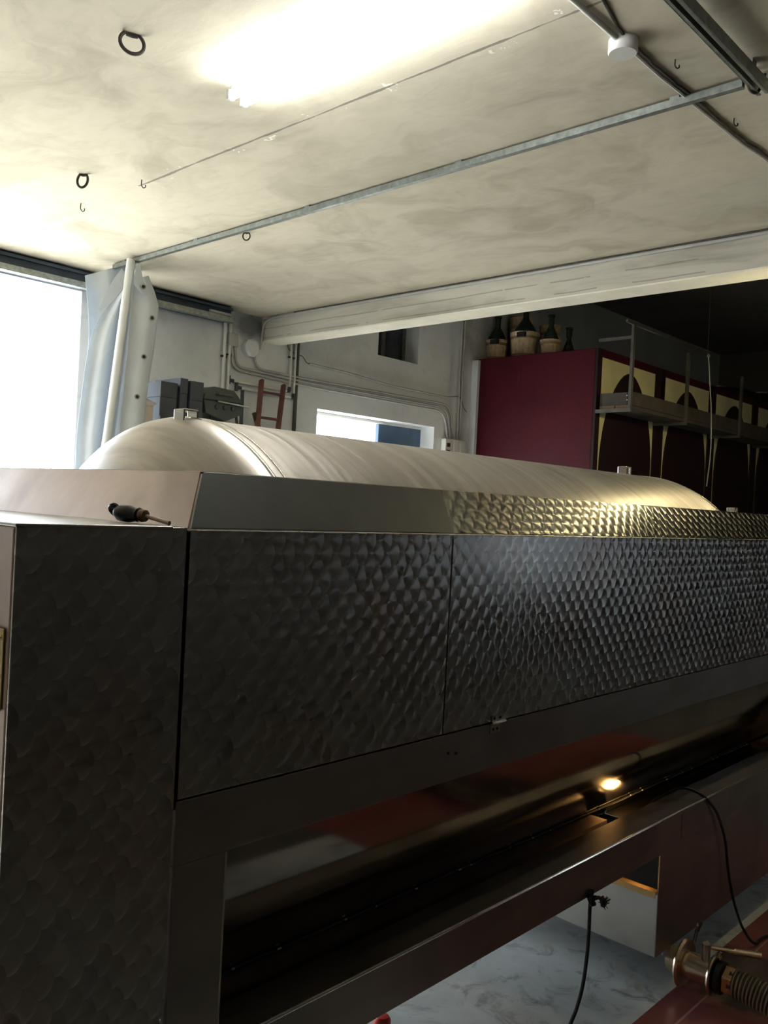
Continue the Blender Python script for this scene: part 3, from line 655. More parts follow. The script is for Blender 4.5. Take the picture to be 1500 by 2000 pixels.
for i in range(26):
    v = Vector((random.uniform(-1, 1), random.uniform(-1, .4), random.uniform(-1.2, .8))).normalized()
    fr.tube([t0, t0+v*random.uniform(.012, .026)], .0012, 4)
fr.build('frayed_end', 'rope', rope)['kind'] = 'stuff'

lp = onY(1240, 1596, 1.50)+Vector((.005, 0, 0))
wl = empty('work_lamp', (lp.x, 1.53, .545), 'small lit work lamp lying in the press tray channel', 'lamp')
lx = lp.x
MB().tube([(lx+.08, 1.485, .575), (lx+.19, 1.475, .575)], [.016, .019], 14).build('grip', 'black', wl, smooth=True)
MB().lathe([(.012, 0), (.02, .02), (.024, .05), (.018, .068), (0, .078)], (lx+.08, 1.480, .586), (-1, 0, 0), 16).build('bulb', 'bulb', wl, smooth=True)
cg = MB()
for i in range(5):
    t = math.pi*(.15+.7*i/4)+math.pi/2
    dy, dz = .03*math.cos(t), .03*math.sin(t)
    cg.tube([(lx+.08, 1.485+dy*.6, .578+dz*.6), (lx+.03, 1.485+dy, .578+dz), (lx-.01, 1.485+dy*.7, .578+dz*.7)], .0016, 5)
cg.tube(arc((lx-.01, 1.485, .578), .021, 0, 2*math.pi, 14, (0, 1, 0), (0, 0, 1))[:-1], .0016, 5, closed=True).build('cage', 'steel_bright', wl)
c = onY(1470, 1460, 1.53)
m = MB(); rows = [[Vector((c.x+.02*i+.004*random.uniform(-1, 1), 1.49+.018*k, ZRIM-.005+.010*random.random())) for i in range(6)] for k in range(4)]
tag(m.sheet(rows, .001).build('paper_scrap', 'pink'), 'crumpled pink paper scrap lying in the far end of the tray', 'paper scrap')
c = onZ(747, 1992, .02)
rc = MB().lathe([(.022, 0), (.028, .003), (.028, .022), (.020, .034), (.008, .036), (0, .036)], (c.x, c.y, 0), (0, 0, 1), 18, False)
tag(rc.build('bottle_cap', 'red_plastic', smooth=True), 'small red plastic cap on the concrete floor under the tray', 'cap')

# screwdriver on the cabinet lid
zt = ZT+.0002
tip = Vector((.893, 1.368, zt+.004)); dirv = Vector((-.30, .95, 0)).normalized()
sd = empty('screwdriver', (tip+dirv*.08).to_tuple()[:2]+(zt,), 'screwdriver with a black handle lying on the press end cabinet', 'screwdriver')
A = tip; B = tip+dirv*.058+Vector((0, 0, .011))
MB().tube([A, A.lerp(B, .15), B], [.0045, .004, .004], 10).build('shaft', 'steel_warm', sd, smooth=True)
ax = (B-A).normalized(); ax = Vector((ax.x, ax.y, .05)).normalized()
MB().lathe([(.004, 0), (.011, .002), (.0125, .010), (.010, .016)], B-ax*.004, ax, 14, True).build('collar', 'oak_end', sd, smooth=True)
MB().lathe([(.009, .0), (.014, .004), (.013, .012), (.0165, .026), (.0165, .048), (.011, .058)], B+ax*.010, ax, 10, True).build('handle', 'handle', sd, smooth=True)
e = B+ax*.072
MB().tube(arc(e+Vector((0, 0, .004)), .0105, 0, 2*math.pi, 16, ax, Vector((-.5, -.3, .81)))[:-1], .0052, 8, closed=True).build('hanging_loop', 'handle', sd, smooth=True)

# ------------------------------------------------------------------ ceiling rails, cable, lamp, rings
def channel(m, a, b, w, h, t=.004):
    """inverted U channel hanging along a horizontal axis line (top centre a -> b)"""
    a, b = Vector(a), Vector(b); d = (b-a).normalized(); r = d.cross(Vector((0, 0, 1))).normalized()
    for off, ww, z0, z1 in ((0, w, -t, 0), (-w/2+t/2, t, -h, -t), (w/2-t/2, t, -h, -t), (-w/2+.008, .012, -h, -h+t), (w/2-.008, .012, -h, -h+t)):
        p, q = a+r*off, b+r*off; k = r*(ww/2)
        m.hexa([p-k+Vector((0, 0, z0)), p+k+Vector((0, 0, z0)), p+k+Vector((0, 0, z1)), p-k+Vector((0, 0, z1))],
               [q-k+Vector((0, 0, z0)), q+k+Vector((0, 0, z0)), q+k+Vector((0, 0, z1)), q-k+Vector((0, 0, z1))])
    return m
RLX, RLY = 3.30, 1.285
rl = empty('curtain_rail', (RLX, 3.5, CZ), 'galvanised curtain rail across the ceiling from the white post to the far rail', 'rail')
channel(MB(), (RLX, 1.33, CZ-.012), (RLX, 5.95, CZ-.012), .028, .030).build('channel', 'galv', rl)
for yy in (1.6, 2.7, 3.8, 4.9, 5.8): MB().box(RLX-.012, RLX+.012, yy-.02, yy+.02, CZ-.012, CZ).build('bracket', 'galv', rl)
rl = empty('curtain_rail', (2.0, RLY, CZ), 'galvanised curtain rail close overhead at the top right corner', 'rail')
channel(MB(), (-1.0, RLY-.02, CZ-.03), (3.33, RLY-.02, CZ-.03), .045, .045).build('channel', 'galv', rl)
for xx in (-.5, .8, 2.0, 3.2): MB().box(xx-.02, xx+.02, RLY-.032, RLY-.008, CZ-.03, CZ).build('bracket', 'galv', rl)

cpts = [onZ(x, y, CZ-.010) for x, y in ((1085, -48), (1130, 0), (1170, 42), (1205, 80))]
cb = empty('ceiling_conduit', (2.8, 1.56, CZ), 'grey conduit and dusty cable crossing the ceiling through a round box', 'conduit')
jc = onZ(1217, 90, CZ-.02)
MB().tube([(.0, 1.565, CZ-.011), (jc.x-.03, 1.565, CZ-.011)], .010, 10).build('tube', 'white_pvc', cb, smooth=True)
p2 = [onZ(x, y, CZ-.011) for x, y in ((1237, 100), (1290, 148), (1330, 180), (1362, 208), (1405, 243), (1450, 280), (1505, 318))]
p2.append(Vector((5.085, p2[-1].y-.01, CZ-.011)))
MB().tube(spline(p2, 6), .0085, 8).build('tube', 'grey_pvc', cb, smooth=True)
off = [Vector((.004*random.uniform(-1, 1), -.016+.006*random.uniform(-1, 1), .004)) for _ in range(60)]
sp = spline([jc+Vector((-.9, -.02, .015)), jc+Vector((-.6, -.05, .015)), jc+Vector((-.35, -.075, .013)), jc+Vector((-.1, -.02, .015))]+[q+Vector((0, -.005, 0)) for q in p2], 5)
MB().tube([q+off[i % 60]*.6 for i, q in enumerate(sp)], .006, 7).build('cable', 'cable', cb, smooth=True)
jb2 = MB().lathe([(.052, 0), (.052, -.042), (.048, -.048), (0, -.048)], (jc.x, jc.y, CZ-.0005), (0, 0, 1), 28).build('junction_box', 'white_pvc', cb, smooth=True)

# fluorescent batten, seen only as a burnt-out glow
lamp = empty('fluorescent_lamp', (2.16, 2.25, CZ), 'fluorescent ceiling lamp glaring white near the top of the picture', 'lamp')
MB().box(2.135, 2.185, 1.50, 2.98, CZ-.035, CZ).build('housing', 'enamel', lamp, bevel=.004)
for s in (-1, 1):
    MB().tube([(2.16+s*.035, 1.52, CZ-.058), (2.16+s*.035, 2.96, CZ-.058)], .014, 12).build('tube', 'tube', lamp, smooth=True)
    for yy in (1.505, 2.965): MB().box(2.16+s*.035-.014, 2.16+s*.035+.014, yy-.008, yy+.008, CZ-.070, CZ-.03).build('socket', 'white_pvc', lamp)

# enamelled pendant lamp out of view on the right, whose glint shows on the collar
def pendant(x, y, z, label):
    pd = empty('pendant_lamp', (x, y, 4.75), label, 'lamp', 'enamel pendant lamps')
    MB().tube([(x, y, 4.75), (x, y, z+.12)], .004, 6).build('flex', 'black', pd)
    MB().lathe([(.02, .12), (.05, .10), (.20, 0), (.195, 0), (.047, .092), (.018, .11)], (x, y, z), (0, 0, 1), 28).build('shade', 'enamel', pd, smooth=True)
    MB().lathe([(.015, .03), (.035, -.02), (.04, -.05), (.028, -.08), (0, -.09)], (x, y, z), (0, 0, 1), 18).build('bulb', 'bulb2', pd, smooth=True)
pendant(5.62, 1.00, 3.10, 'enamel pendant lamp hanging just beyond the concrete beam')
pendant(5.62, 1.74, 3.13, 'second enamel pendant lamp beyond the beam, nearer the back wall')
pendant(8.75, 2.55, 3.22, 'enamel pendant lamp hanging in front of the first vat')

def ring(px, py, size, ang, squash, label):
    c = onZ(px, py, CZ); e1 = Vector((math.cos(ang), math.sin(ang), 0)); e2 = Vector((.25*math.sin(ang), -.25*math.cos(ang), -1)).normalized()
    pts = [c+e1*(size*squash*math.cos(t))+e2*(size*(.85-math.sin(t))) for t in [math.radians(62-i*304/22) for i in range(23)]]
    q_ = Vector((0, 0, -size*.14))
    tag(MB().tube(pts, size*.15, 8).tube([pts[0]+q_, (pts[0]+pts[-1])/2+q_*1.4, pts[-1]+q_], size*.17, 8).build('ceiling_ring', 'iron', smooth=True), label, 'ring', 'iron rings in the ceiling')
ring(258, 66, .046, -.35, .95, 'largest rusty iron ring in the ceiling, at the upper left')
ring(163, 340, .044, -.8, .62, 'rusty iron ring in the ceiling above the yard gate')
ring(482, 454, .030, -.8, .75, 'rusty iron ring in the ceiling just below the long rail')
c = onZ(1468, 165, CZ-.05)
tag(MB().tube(spline([c+Vector((-.02, .01, .045)), c+Vector((-.018, .008, 0)), c+Vector((.0, 0, -.025)), c+Vector((.03, -.012, -.02)), c+Vector((.045, -.025, .02)), c+Vector((.047, -.03, .05))], 6), .006, 8).build('ceiling_ring', 'iron', smooth=True), 'rusty iron loop where the two curtain rails meet', 'ring', 'iron rings in the ceiling')
def hook(px, py, s, label):
    c = onZ(px, py, CZ)
    pts = [c, c+Vector((0, 0, -s)), c+Vector((.25*s, -.25*s, -1.45*s)), c+Vector((.5*s, -.5*s, -1.3*s)), c+Vector((.5*s, -.5*s, -.9*s))]
    tag(MB().tube(spline(pts, 5), .0028, 6).build('ceiling_hook', 'iron', smooth=True), label, 'hook', 'small wire hooks in the ceiling')
hook(277, 351, .030, 'small wire hook at the end of the ceiling crack')
hook(158, 397, .032, 'small wire hook in the ceiling below the ring near the gate')
hook(1319, 116, .022, 'small wire hook in the ceiling beside the round junction box')
hook(1434, 231, .022, 'small wire hook in the ceiling right of the long rail end')

# cable along the top of the beam with an elbow at the wall
by = 5.085
tag(MB().tube(fillet([(by, -2.0, CZ-.022), (by, 3.2, CZ-.024), (by, 6.30, CZ-.022), (by, 6.40, CZ-.06), (by, 6.43, 3.10)], .08), .011, 8).build('beam_conduit', 'grey_pvc', smooth=True), 'grey conduit running along the top edge of the concrete beam', 'conduit')
tag(MB().tube(spline([(by+.004, -2.0+i*.42, CZ-.006+.004*math.sin(i*2.1)) for i in range(20)], 4), .009, 6).build('beam_cable', 'cable', smooth=True), 'black dusty cable tucked between beam and ceiling', 'cable')

# ------------------------------------------------------------------ white post and plastic curtain
PY = 5.64
pt, pb = onY(256, 508, PY), onY(211, 840, PY)
pd_ = (pb-pt).normalized(); ln = (CZ-.02-pt.z)/-pd_.z
ptop = pt-pd_*((CZ-.03-pt.z)/(-pd_.z)); pbot = pt+pd_*((pt.z)/(-pd_.z))
post = empty('curtain_post', (pbot.x, pbot.y, 0), 'white painted steel post at the end of the curtain rail by the gate', 'post')
MB().tube([pbot, ptop], .030, 18).build('shaft', 'post', post, smooth=True)
MB().box(pbot.x-.07, pbot.x+.07, pbot.y-.07, pbot.y+.07, 0, .012).build('base_plate', 'post', post)
MB().tube([pbot+Vector((-.105, .02, 0)), ptop+Vector((-.105, .02, -1.10))], .011, 10).tube([pbot+Vector((-.075, .03, 0)), ptop+Vector((-.09, .03, -.95))], .007, 8).build('side_tube', 'post', post, smooth=True)
def sheet_px(left, right, Y, n, wave, amp, ph=0.0, zbot=.15):
    """left/right: pixel edge polylines top to bottom (same count); folds run top to bottom"""
    rows = []
    for (lx, ly), (rx, ry) in zip(left, right):
        rw = []
        for i in range(n):
            t = i/(n-1); Yp = Y+amp*math.sin(ph+t*wave*2*math.pi)
            p = onY(lx+(rx-lx)*t, ly+(ry-ly)*t, Yp); rw.append(p)
        rows.append(rw)
    last = rows[-1]
    for k in range(1, 4):
        f = k/3; rows.append([Vector((p.x, p.y, p.z+(zbot-p.z)*f)) for p in last])
    return MB().sheet(rows, .003)
cu = empty('plastic_curtain', (3.1, 5.8, .15), 'bunched white plastic sheet curtain with eyelets hanging at the post', 'curtain')
# back sheet, up against the rail end
sheet_px([(166, 538), (168, 560), (172, 600), (174, 650), (170, 700), (160, 790), (150, 860)], [(262, 512), (262, 540), (262, 600), (258, 660), (250, 720), (236, 800), (226, 860)], 5.98, 22, 1.5, .035).build('back_sheet', 'curtain', cu, smooth=True, sharp=70)
# middle sheet that droops from the rail in a long curve
sheet_px([(240, 566), (222, 584), (200, 612), (184, 640), (174, 672), (166, 720), (158, 780), (150, 850)], [(258, 540), (256, 575), (253, 612), (250, 645), (246, 680), (240, 725), (232, 785), (224, 850)], 5.76, 22, 1.2, .04, 1.0).build('middle_sheet', 'curtain', cu, smooth=True, sharp=70)
fl_ = sheet_px([(236, 524), (222, 545), (206, 578), (196, 604)], [(252, 532), (244, 562), (222, 586), (197, 607)], 5.70, 6, .5, .01, zbot=0)
fl_m = MB(); fl_m.sheet([[onY(238+8*t, 524+10*t, 5.72-.02*t) for t in (0, 1, 2)], [onY(222+10*t, 545+8*t, 5.70-.02*t) for t in (0, 1, 2)], [onY(206+8*t, 575+6*t, 5.70-.015*t) for t in (0, 1, 2)], [onY(192+2*t, 606+2*t, 5.71) for t in (0, 1, 2)]], .003)
fl_m.build('folded_corner', 'curtain', cu, smooth=True)
# front sheet with eyelets, right of the post
fs = sheet_px([(262, 545), (260, 565), (257, 595), (254, 630), (249, 690), (243, 750), (238, 800), (232, 860)], [(290, 538), (303, 572), (310, 598), (308, 625), (300, 690), (290, 750), (284, 800), (278, 860)], 5.60, 18, .9, .022, .6).build('front_sheet', 'curtain', cu, smooth=True, sharp=70)
fl_m = MB(); fl_m.sheet([[onY(268+3*t, 514+2*t, 5.56) for t in (0, 1, 2)], [onY(262+9*t, 540+4*t, 5.555) for t in (0, 1, 2)], [onY(263+16*t, 556+10*t, 5.55) for t in (0, 1, 2)], [onY(276+11*t, 572+6*t, 5.55) for t in (0, 1, 2)]], .003)
fl_m.build('folded_corner', 'curtain', cu, smooth=True)
for (x, y, Y) in ((280, 560, 5.535), (297, 621, 5.565), (281, 697, 5.565), (268, 775, 5.565)):
    c = onY(x, y, Y)
    ey = MB().lathe([(.012, 0), (.020, .002), (.020, .004), (.012, .006)], c, (-.45, -.89, 0), 16).build('eyelet', 'galv', fs, smooth=True)
    MB().lathe([(0, .001), (.012, .001)], c, (-.45, -.89, 0), 14).build('eyelet_hole', 'gap', fs)

# ------------------------------------------------------------------ things along the back wall
WY = YB-.03
def wpipe(name, pix, r, mat, label, cat, Y=None, fil=.07, group=None, n=8):
    Y = WY if Y is None else Y
    pts = [onY(x, y, Y) for x, y in pix]
    return tag(MB().tube(fillet(pts, fil), r, n).build(name, mat, smooth=True), label, cat, group)
# two white down-pipes in the corner
for i, (x0, x1) in enumerate(((441, 434), (451, 444))):
    t = onY(x0, 626 if i == 0 else 618, WY); bx = onY(x1, 770, WY).x
    p = empty('wall_pipe', (bx, WY, 1.5), ('left' if i == 0 else 'right')+' of the two white down-pipes at the end of the dark header', 'pipe', 'white down-pipes')
    MB().tube([(t.x, WY, t.z), (bx, WY, 1.5)], .0165, 10).build('tube', 'white_pvc', p, smooth=True)
    c = onY((439, 448)[i]-2, 696-3*i, WY); MB().tube([(c.x-.03, WY, c.z), (c.x+.03, WY, c.z)], .010, 8).build('clip', 'iron', p)
for i, (xa, ya, xb, yb2) in enumerate(((447, 742, 565, 764), (462, 756, 573, 777))):
    a, b = onY(xa, ya, WY), onY(xb, yb2, WY); top = onY((565, 577)[i], 668, WY)
    p = empty('wall_pipe', (a.x, WY, a.z), ('upper' if i == 0 else 'lower')+' white water pipe with dark elbows behind the ladder', 'pipe', 'white water pipes behind the ladder')
    MB().tube(fillet([a, b, Vector((b.x, WY, top.z+.15))], .02, 3), .0135, 10).build('tube', 'white_pvc', p, smooth=True)
    MB().tube([a+Vector((0, 0, -.035)), a+Vector((0, 0, .04))], .016, 10).tube([a, a+Vector((.05, 0, -.002))], .016, 10).build('elbow', 'crate', p, smooth=True)
    MB().tube([b+Vector((-.035, 0, 0)), b], .016, 10).tube([b, b+Vector((0, 0, .04))], .016, 10).build('elbow', 'crate', p, smooth=True)
    c = onY((563, 575)[i], 697+3*i, WY); MB().tube([(b.x-.03, WY, c.z), (b.x+.03, WY, c.z)], .010, 8).build('clip', 'iron', p)
# bundle of three grey conduits over the doorway
cond = [[(452, 672), (454, 712), (466, 723), (588, 752), (868, 804), (874, 858)],
        [(459, 672), (461, 708), (470, 718), (588, 745), (874, 797), (879, 857)],
        [(497, 690), (499, 712), (510, 722), (588, 738), (880, 791), (885, 856)]]
for i, pix in enumerate(cond):
    wpipe('wall_conduit', pix, .012, 'grey_pvc', ('lowest', 'middle', 'highest')[i]+' of three grey conduits bending down beside the doorway', 'conduit', group='conduits over the doorway', fil=.16)
wpipe('wall_conduit', [(604, 710), (680, 728), (760, 752), (872, 776), (882, 775)], .010, 'grey_pvc', 'thin conduit sloping along the wall between window and doorway', 'conduit')
wpipe('loose_wire', [(561, 664), (563, 682), (575, 690), (592, 696), (598, 708), (604, 711)], .004, 'cable', 'thin loose wire sagging beside the beam end', 'wire', fil=.03)
wpipe('loose_wire', [(882, 775), (894, 774), (902, 780), (904, 792), (907, 800), (912, 805)], .004, 'cable', 'thin loose wire hanging beside the maroon vat', 'wire', fil=.03)
for i, (xa, xb) in enumerate(((904, 893), (910, 898))):
    wpipe('wall_conduit', [(xa, 620), ((xa+xb)/2-1, 740), (xb, 860)], .011, 'grey_pvc', ('left' if i == 0 else 'right')+' of two vertical conduits beside the maroon vat', 'conduit', group='vertical conduits by the vat', fil=.02)
a, b = onY(584, 668, WY), onY(576, 845, WY)
tag(MB().box(a.x-.011, a.x+.011, WY-.005, YB-.001, 1.5, a.z+.2).build('wall_channel', 'angle'), 'dark vertical cable channel on the wall by the beam end', 'cable channel')
# switch boxes
for i, (x0, y0, x1, y1, lab) in enumerate(((871, 856, 884, 884, 'small white switch box under the bundled conduits'), (886, 858, 896, 884, 'plain white distribution box between the conduits'), (898, 860, 912, 884, 'white fuse box right against the maroon vat'))):
    a, b = onY(x0, y0, WY-.05), onY(x1, y1, WY-.05)
    bx = empty('switch_box', (a.x, WY-.05, 1.9), lab, 'switch box', 'switch boxes beside the vat')
    MB().box(a.x, b.x, WY-.05, YB-.001, b.z-.25, a.z).build('case', 'white_pvc', bx, bevel=.006)
    if i == 0:
        for zz in (.05, .13, .21): MB().box(a.x+.02, a.x+.075, WY-.06, WY-.05, a.z-zz-.045, a.z-zz).build('switch', 'iron', bx)
    else: MB().box(a.x+.02, b.x-.02, WY-.055, WY-.05, b.z-.2, a.z-.03).build('cover', 'white_pvc', bx)
# round plaster boxes at the beam end
c = onY(490, 680, WY)
tag(MB().lathe([(.085, 0), (.085, .05), (.06, .065), (0, .068)], (c.x, YB-.001, c.z), (0, -1, 0), 9).build('junction_box', 'wall', smooth=False), 'plastered-over junction box under the beam end', 'junction box')
c = onY(456, 664, WY)
tag(MB().box(c.x-.06, c.x+.05, WY-.02, YB-.001, c.z-.06, c.z+.06).build('junction_box', 'grey_pvc', bevel=.012), 'small square junction box beside the white down-pipes', 'junction box')
for px0, py0, l in ((612 and 411, 606, .22), (418, 616, .16)):
    a = onY(px0, py0, 6.30)
    tag(MB().tube([(a.x, 6.31, a.z), (a.x+l, 6.31, a.z)], .014, 8).build('pipe_offcut', 'white_pvc', smooth=True), ('longer' if l > .2 else 'shorter')+' white pipe end stuck on the dark header', 'pipe', 'white pipe ends on the header')

# ladder leaning on the wall
PZ = 1.50
la = empty('ladder', (onY(505, 830, 6.2).x, 6.2, PZ), 'red-brown wooden ladder leaning on the wall behind the press', 'ladder')
tops = [onY(511, 742, 6.38), onY(554, 752, 6.38)]; bots = [onY(503, 832, 6.24), onY(543, 838, 6.24)]
ends = []
for t, b in zip(tops, bots):
    d = b-t; e = t+d*((PZ-t.z)/d.z); ends.append(e); MB().bar(t, e, .030, .045, (0, 1, 0)).build('side_rail', 'ladder', la, bevel=.003)
for z in (tops[0].z-.115, tops[0].z-.36, tops[0].z-.60, tops[0].z-.85):
    ps = [t+(e-t)*((z-t.z)/(e.z-t.z)) for t, e in zip(tops, ends)]
    MB().tube(ps, .013, 8).build('rung', 'ladder', la, smooth=True)
# dark pole and short board
a = onY(475, 762, 6.36); tag(MB().tube([(a.x, 6.36, PZ), (a.x, 6.37, a.z)], .017, 8).build('pole', 'crate', smooth=True), 'dark upright pole between grill and ladder', 'pole')
a = onY(497, 806, 6.30); b = onY(505, 836, 6.26); d = b-a; e = a+d*((PZ-a.z)/d.z)
tag(MB().bar(a, e, .04, .03, (0, 1, 0)).build('board', 'iron', bevel=.002), 'short dark board leaning at the foot of the ladder', 'board')

# gas grill
GY = 6.0
gl, gr_, gt = onY(373, 800, GY), onY(455, 800, GY), onY(415, 760, GY).z
gb = onY(410, 812, GY).z; gx0, gx1 = gl.x, gr_.x-.02
gm = onY(410, 786, GY).z
gq = empty('gas_grill', ((gx0+gx1)/2, GY, PZ), 'dark green gas grill with closed lid on a stand behind the press', 'grill')
w = gx1-gx0
lid = MB().extrude([(gx0, gm), (gx0+.02*w, gm+.35*(gt-gm)), (gx0+.18*w, gt-.01), (gx0+.26*w, gt), (gx0+.74*w, gt-.01), (gx0+.86*w, gt-.05), (gx1, gm)], GY-.17, GY+.17, 'Y').build('lid', 'grill', gq, bevel=.008)
MB().tube([(gx0+.30*w, GY-.172, gt-.06), (gx0+.30*w, GY-.20, gt-.06), (gx0+.66*w, GY-.20, gt-.06), (gx0+.66*w, GY-.172, gt-.06)], .009, 8).build('handle', 'angle', lid)
MB().tube([(gx0+.30*w, GY-.19, gm-.005), (gx1+.04, GY-.19, gm-.02)], .008, 8).build('rail', 'steel_bright', gq, smooth=True)
MB().extrude([(gx0, gm-.003), (gx1, gm-.003), (gx1-.04*w, gb+.02), (gx0+.55*w, gb-.05), (gx0+.06*w, gb)], GY-.17, GY+.17, 'Y').build('firebox', 'grill', gq, bevel=.006)
for i in range(3):
    xx = gx0+w*(.32+.2*i); MB().lathe([(.02, 0), (.02, .018), (.012, .022), (0, .022)], (xx, GY-.170, gm-.05), (0, -1, 0), 12).build('knob', 'crate', gq, smooth=True)
MB().box(gx0+.42*w, gx0+.58*w, GY-.06, GY+.06, PZ, gb).build('pedestal', 'crate', gq)
for xa, xb in ((gx1-.05, gx1+.10), (gx0+.25*w, gx0+.30*w)):
    for yy in (GY-.14, GY+.14): MB().tube([(xa, yy, gb+.02), (xb, yy, PZ)], .012, 8).build('leg', 'iron', gq, smooth=True)
# dark crates and carton by the curtain
CYY = 5.95
specs = [((289, 735), (322, 768), 'dark blue-black crate with a ragged top, left of the pile'), ((323, 730), (338, 768), 'narrow upright dark box sticking out of the crate pile'), ((338, 744), (364, 772), 'dark crate at the right of the pile by the grill')]
for i, (p0, p1, lab) in enumerate(specs):
    a, b = onY(*p0, CYY+.03*i), onY(*p1, CYY+.03*i); zt_ = a.z
    cr = empty('crate', ((a.x+b.x)/2, CYY, PZ), lab, 'crate', 'dark crates piled by the curtain')
    x0, x1 = a.x+.004, b.x-.004; y0_, y1_ = CYY-.18, CYY+.18
    MB().box(x0, x1, y0_, y1_, PZ, zt_-.16).build('body', 'crate', cr, bevel=.006)
    k = max(1, int((x1-x0)/.075)); ww = (x1-x0)/k
    for q in range(k):
        h = random.choice((-.045, -.02, 0, -.012))
        MB().box(x0+q*ww+.001, x0+(q+1)*ww-.001, y0_, y1_, zt_-.16, zt_+h).build('slat', 'crate', cr)
    MB().box(x0, x1, y0_-.012, y0_, zt_-.34, zt_-.31).build('rim', 'crate', cr)
a, b = onY(280, 772, 5.72), onY(299, 812, 5.72)
ct = empty('carton', ((a.x+b.x)/2, 5.8, PZ), 'pale cardboard carton with open flap beside the curtain', 'carton')
MB().box(a.x-.05, b.x, 5.72, 5.79, PZ, a.z-.07).build('body', 'carton', ct, bevel=.003)
MB().hexa([(a.x-.05, 5.72, a.z-.07), (b.x, 5.72, a.z-.07), (b.x, 5.725, a.z-.07), (a.x-.05, 5.725, a.z-.07)], [(a.x-.06, 5.69, a.z), (b.x+.02, 5.70, a.z-.05), (b.x+.02, 5.705, a.z-.05), (a.x-.06, 5.695, a.z)]).build('flap', 'carton', ct)

# ------------------------------------------------------------------ maroon vats with yellow fronts
VY, VX0, VT = 4.785, 8.37, 3.525
W_ = 1.53
pz0, pz1 = 0.30, onY(1178, 697, VY).z
for i in range(4):
    x0 = VX0+W_*i; x1 = x0+W_-.004
    lab = ('maroon concrete wine vat nearest the viewer, with bright yellow arch panel', 'second maroon wine vat along the row, behind the walkway', 'third maroon wine vat along the row, in dim light', 'fourth maroon wine vat at the far right end')[i]
    va = empty('wine_vat', (x0+W_/2, VY+.8, 0), lab, 'vat', 'maroon wine vats')
    MB().box(x0, x1, VY+.03, YB-.002, 0, VT).build('body', 'maroon', va, bevel=.01)
    pa, pb_ = x0+.10, x1-.10
    if i == 0: pa = onY(1177, 700, VY).x; pb_ = onY(1283, 731, VY).x
    aw = lambda z_: (1-(1-min((onY(1228, 729, VY).z-z_)/1.1, 1))**2)**.6
    # maroon framing standing proud of the yellow panel
    for q in ((x0, pa, 0, VT), (pb_, x1, 0, VT), (pa, pb_, pz1, VT), (pa, pb_, 0, pz0)):
        MB().box(q[0], q[1], VY, VY+.03, q[2], q[3]).build('frame', 'maroon_dark' if q[2] == 0 else 'maroon', va)
    MB().box(pa, pb_, VY+.018, VY+.029, pz0, pz1).build('panel', 'yellow', va)
    cxa = (pa+pb_)/2; top = onY(1228, 729, VY).z; hw = (pb_-pa)/2-.055
    pr = []
    nA = 20
    for s in (1, -1):
        seq = range(nA+1) if s == 1 else range(nA-1, -1, -1)
        for k_ in seq:
            t = k_/nA; 
            zz = top-(top-pz0-.02)*(1-(1-t)**1.0)**1.9
            pr.append((cxa-s*hw*aw(zz) if s == 1 else cxa+hw*aw(zz), zz))
    # arch: left side going down, then right side going up
    L_ = pr[:nA+1]; R_ = pr[nA+1:]
    MB().extrude(L_+[(cxa+hw, L_[-1][1])]+R_[:-1], VY-.004, VY+.017, 'Y').build('arch_door', 'maroon_dark', va)
# end wall plaster strip and small bolts left of the first vat
tag(MB().box(VX0-.05, VX0-.004, 6.36, YB-.003, 0, VT-.02).build('plaster_strip', 'wall'), 'narrow plaster strip filling the corner behind the first vat', 'strip')

# walkway on brackets along the vats
wk = empty('walkway', (10.5, 4.6, 2.78), 'dark timber walkway bracketed along the front of the vats', 'walkway')
wy0, wy1 = 4.40, 4.77; wz0, wz1 = onY(1232, 796, wy0).z, onY(1232, 763, wy0).z
wx0 = 8.42
MB().box(wx0, 14.6, wy0, wy0+.045, wz0+.03, wz1).build('fascia_board', 'oak', wk, bevel=.004)
MB().box(wx0, wx0+.045, wy0+.046, wy1, wz0+.03, wz1-.01).build('end_board', 'oak', wk, bevel=.004)
yy = wy0
for i in range(2):
    MB().box(wx0, 14.6, yy+.004, yy+.18, wz0-.012, wz0+.028).build('plank', 'oak', wk, bevel=.003)
    MB().box(wx0-.003, wx0-.0005, yy+.004, yy+.18, wz0-.012, wz0+.028).build('plank_end', 'oak_end', wk); yy += .186
for px, py in ((1225, 781), (1225, 772)):
    c = onX(px, py, wx0); MB().lathe([(.010, 0), (.008, .006), (0, .007)], (wx0-.001, min(c.y, wy1-.05), c.z), (-1, 0, 0), 8).build('bolt', 'steel_bright', wk)
for i, (px, py) in enumerate(((1238, 634), (1345, 690), (1449, 736), (1530, 760))):
    c = onY(px, py, wy0-.012)
    MB().box(c.x-.022, c.x+.022, wy0-.03, wy0-.002, wz0-.02, c.z).build('stanchion', 'angle', wk)
    MB().box(c.x-.016, c.x+.016, wy0-.03, VY-.006, wz0-.05, wz0-.014).build('bracket', 'angle', wk)
    if i == 0:
        c2 = onX(1184, 666, c.x); z2 = onY(1236, 659, wy0).z
        MB().box(c.x-.015, c.x+.015, wy0-.02, VY-.006, z2-.015, z2+.015).build('tie_bar', 'angle', wk)
        MB().box(c.x-.16, c.x+1.9, wy0-.03, wy0-.005, c.z-.005, c.z+.025).build('top_bar', 'angle', wk)
# thin rods lying on top of the vats
a = onY(1185, 685, VY)
tag(MB().tube([(8.6, VY+.12, VT+.015), (12.9, VY+.14, VT+.015)], .014, 6).build('pipe', 'angle', smooth=True), 'thin grey pipe lying along the top front edge of the vats', 'pipe')
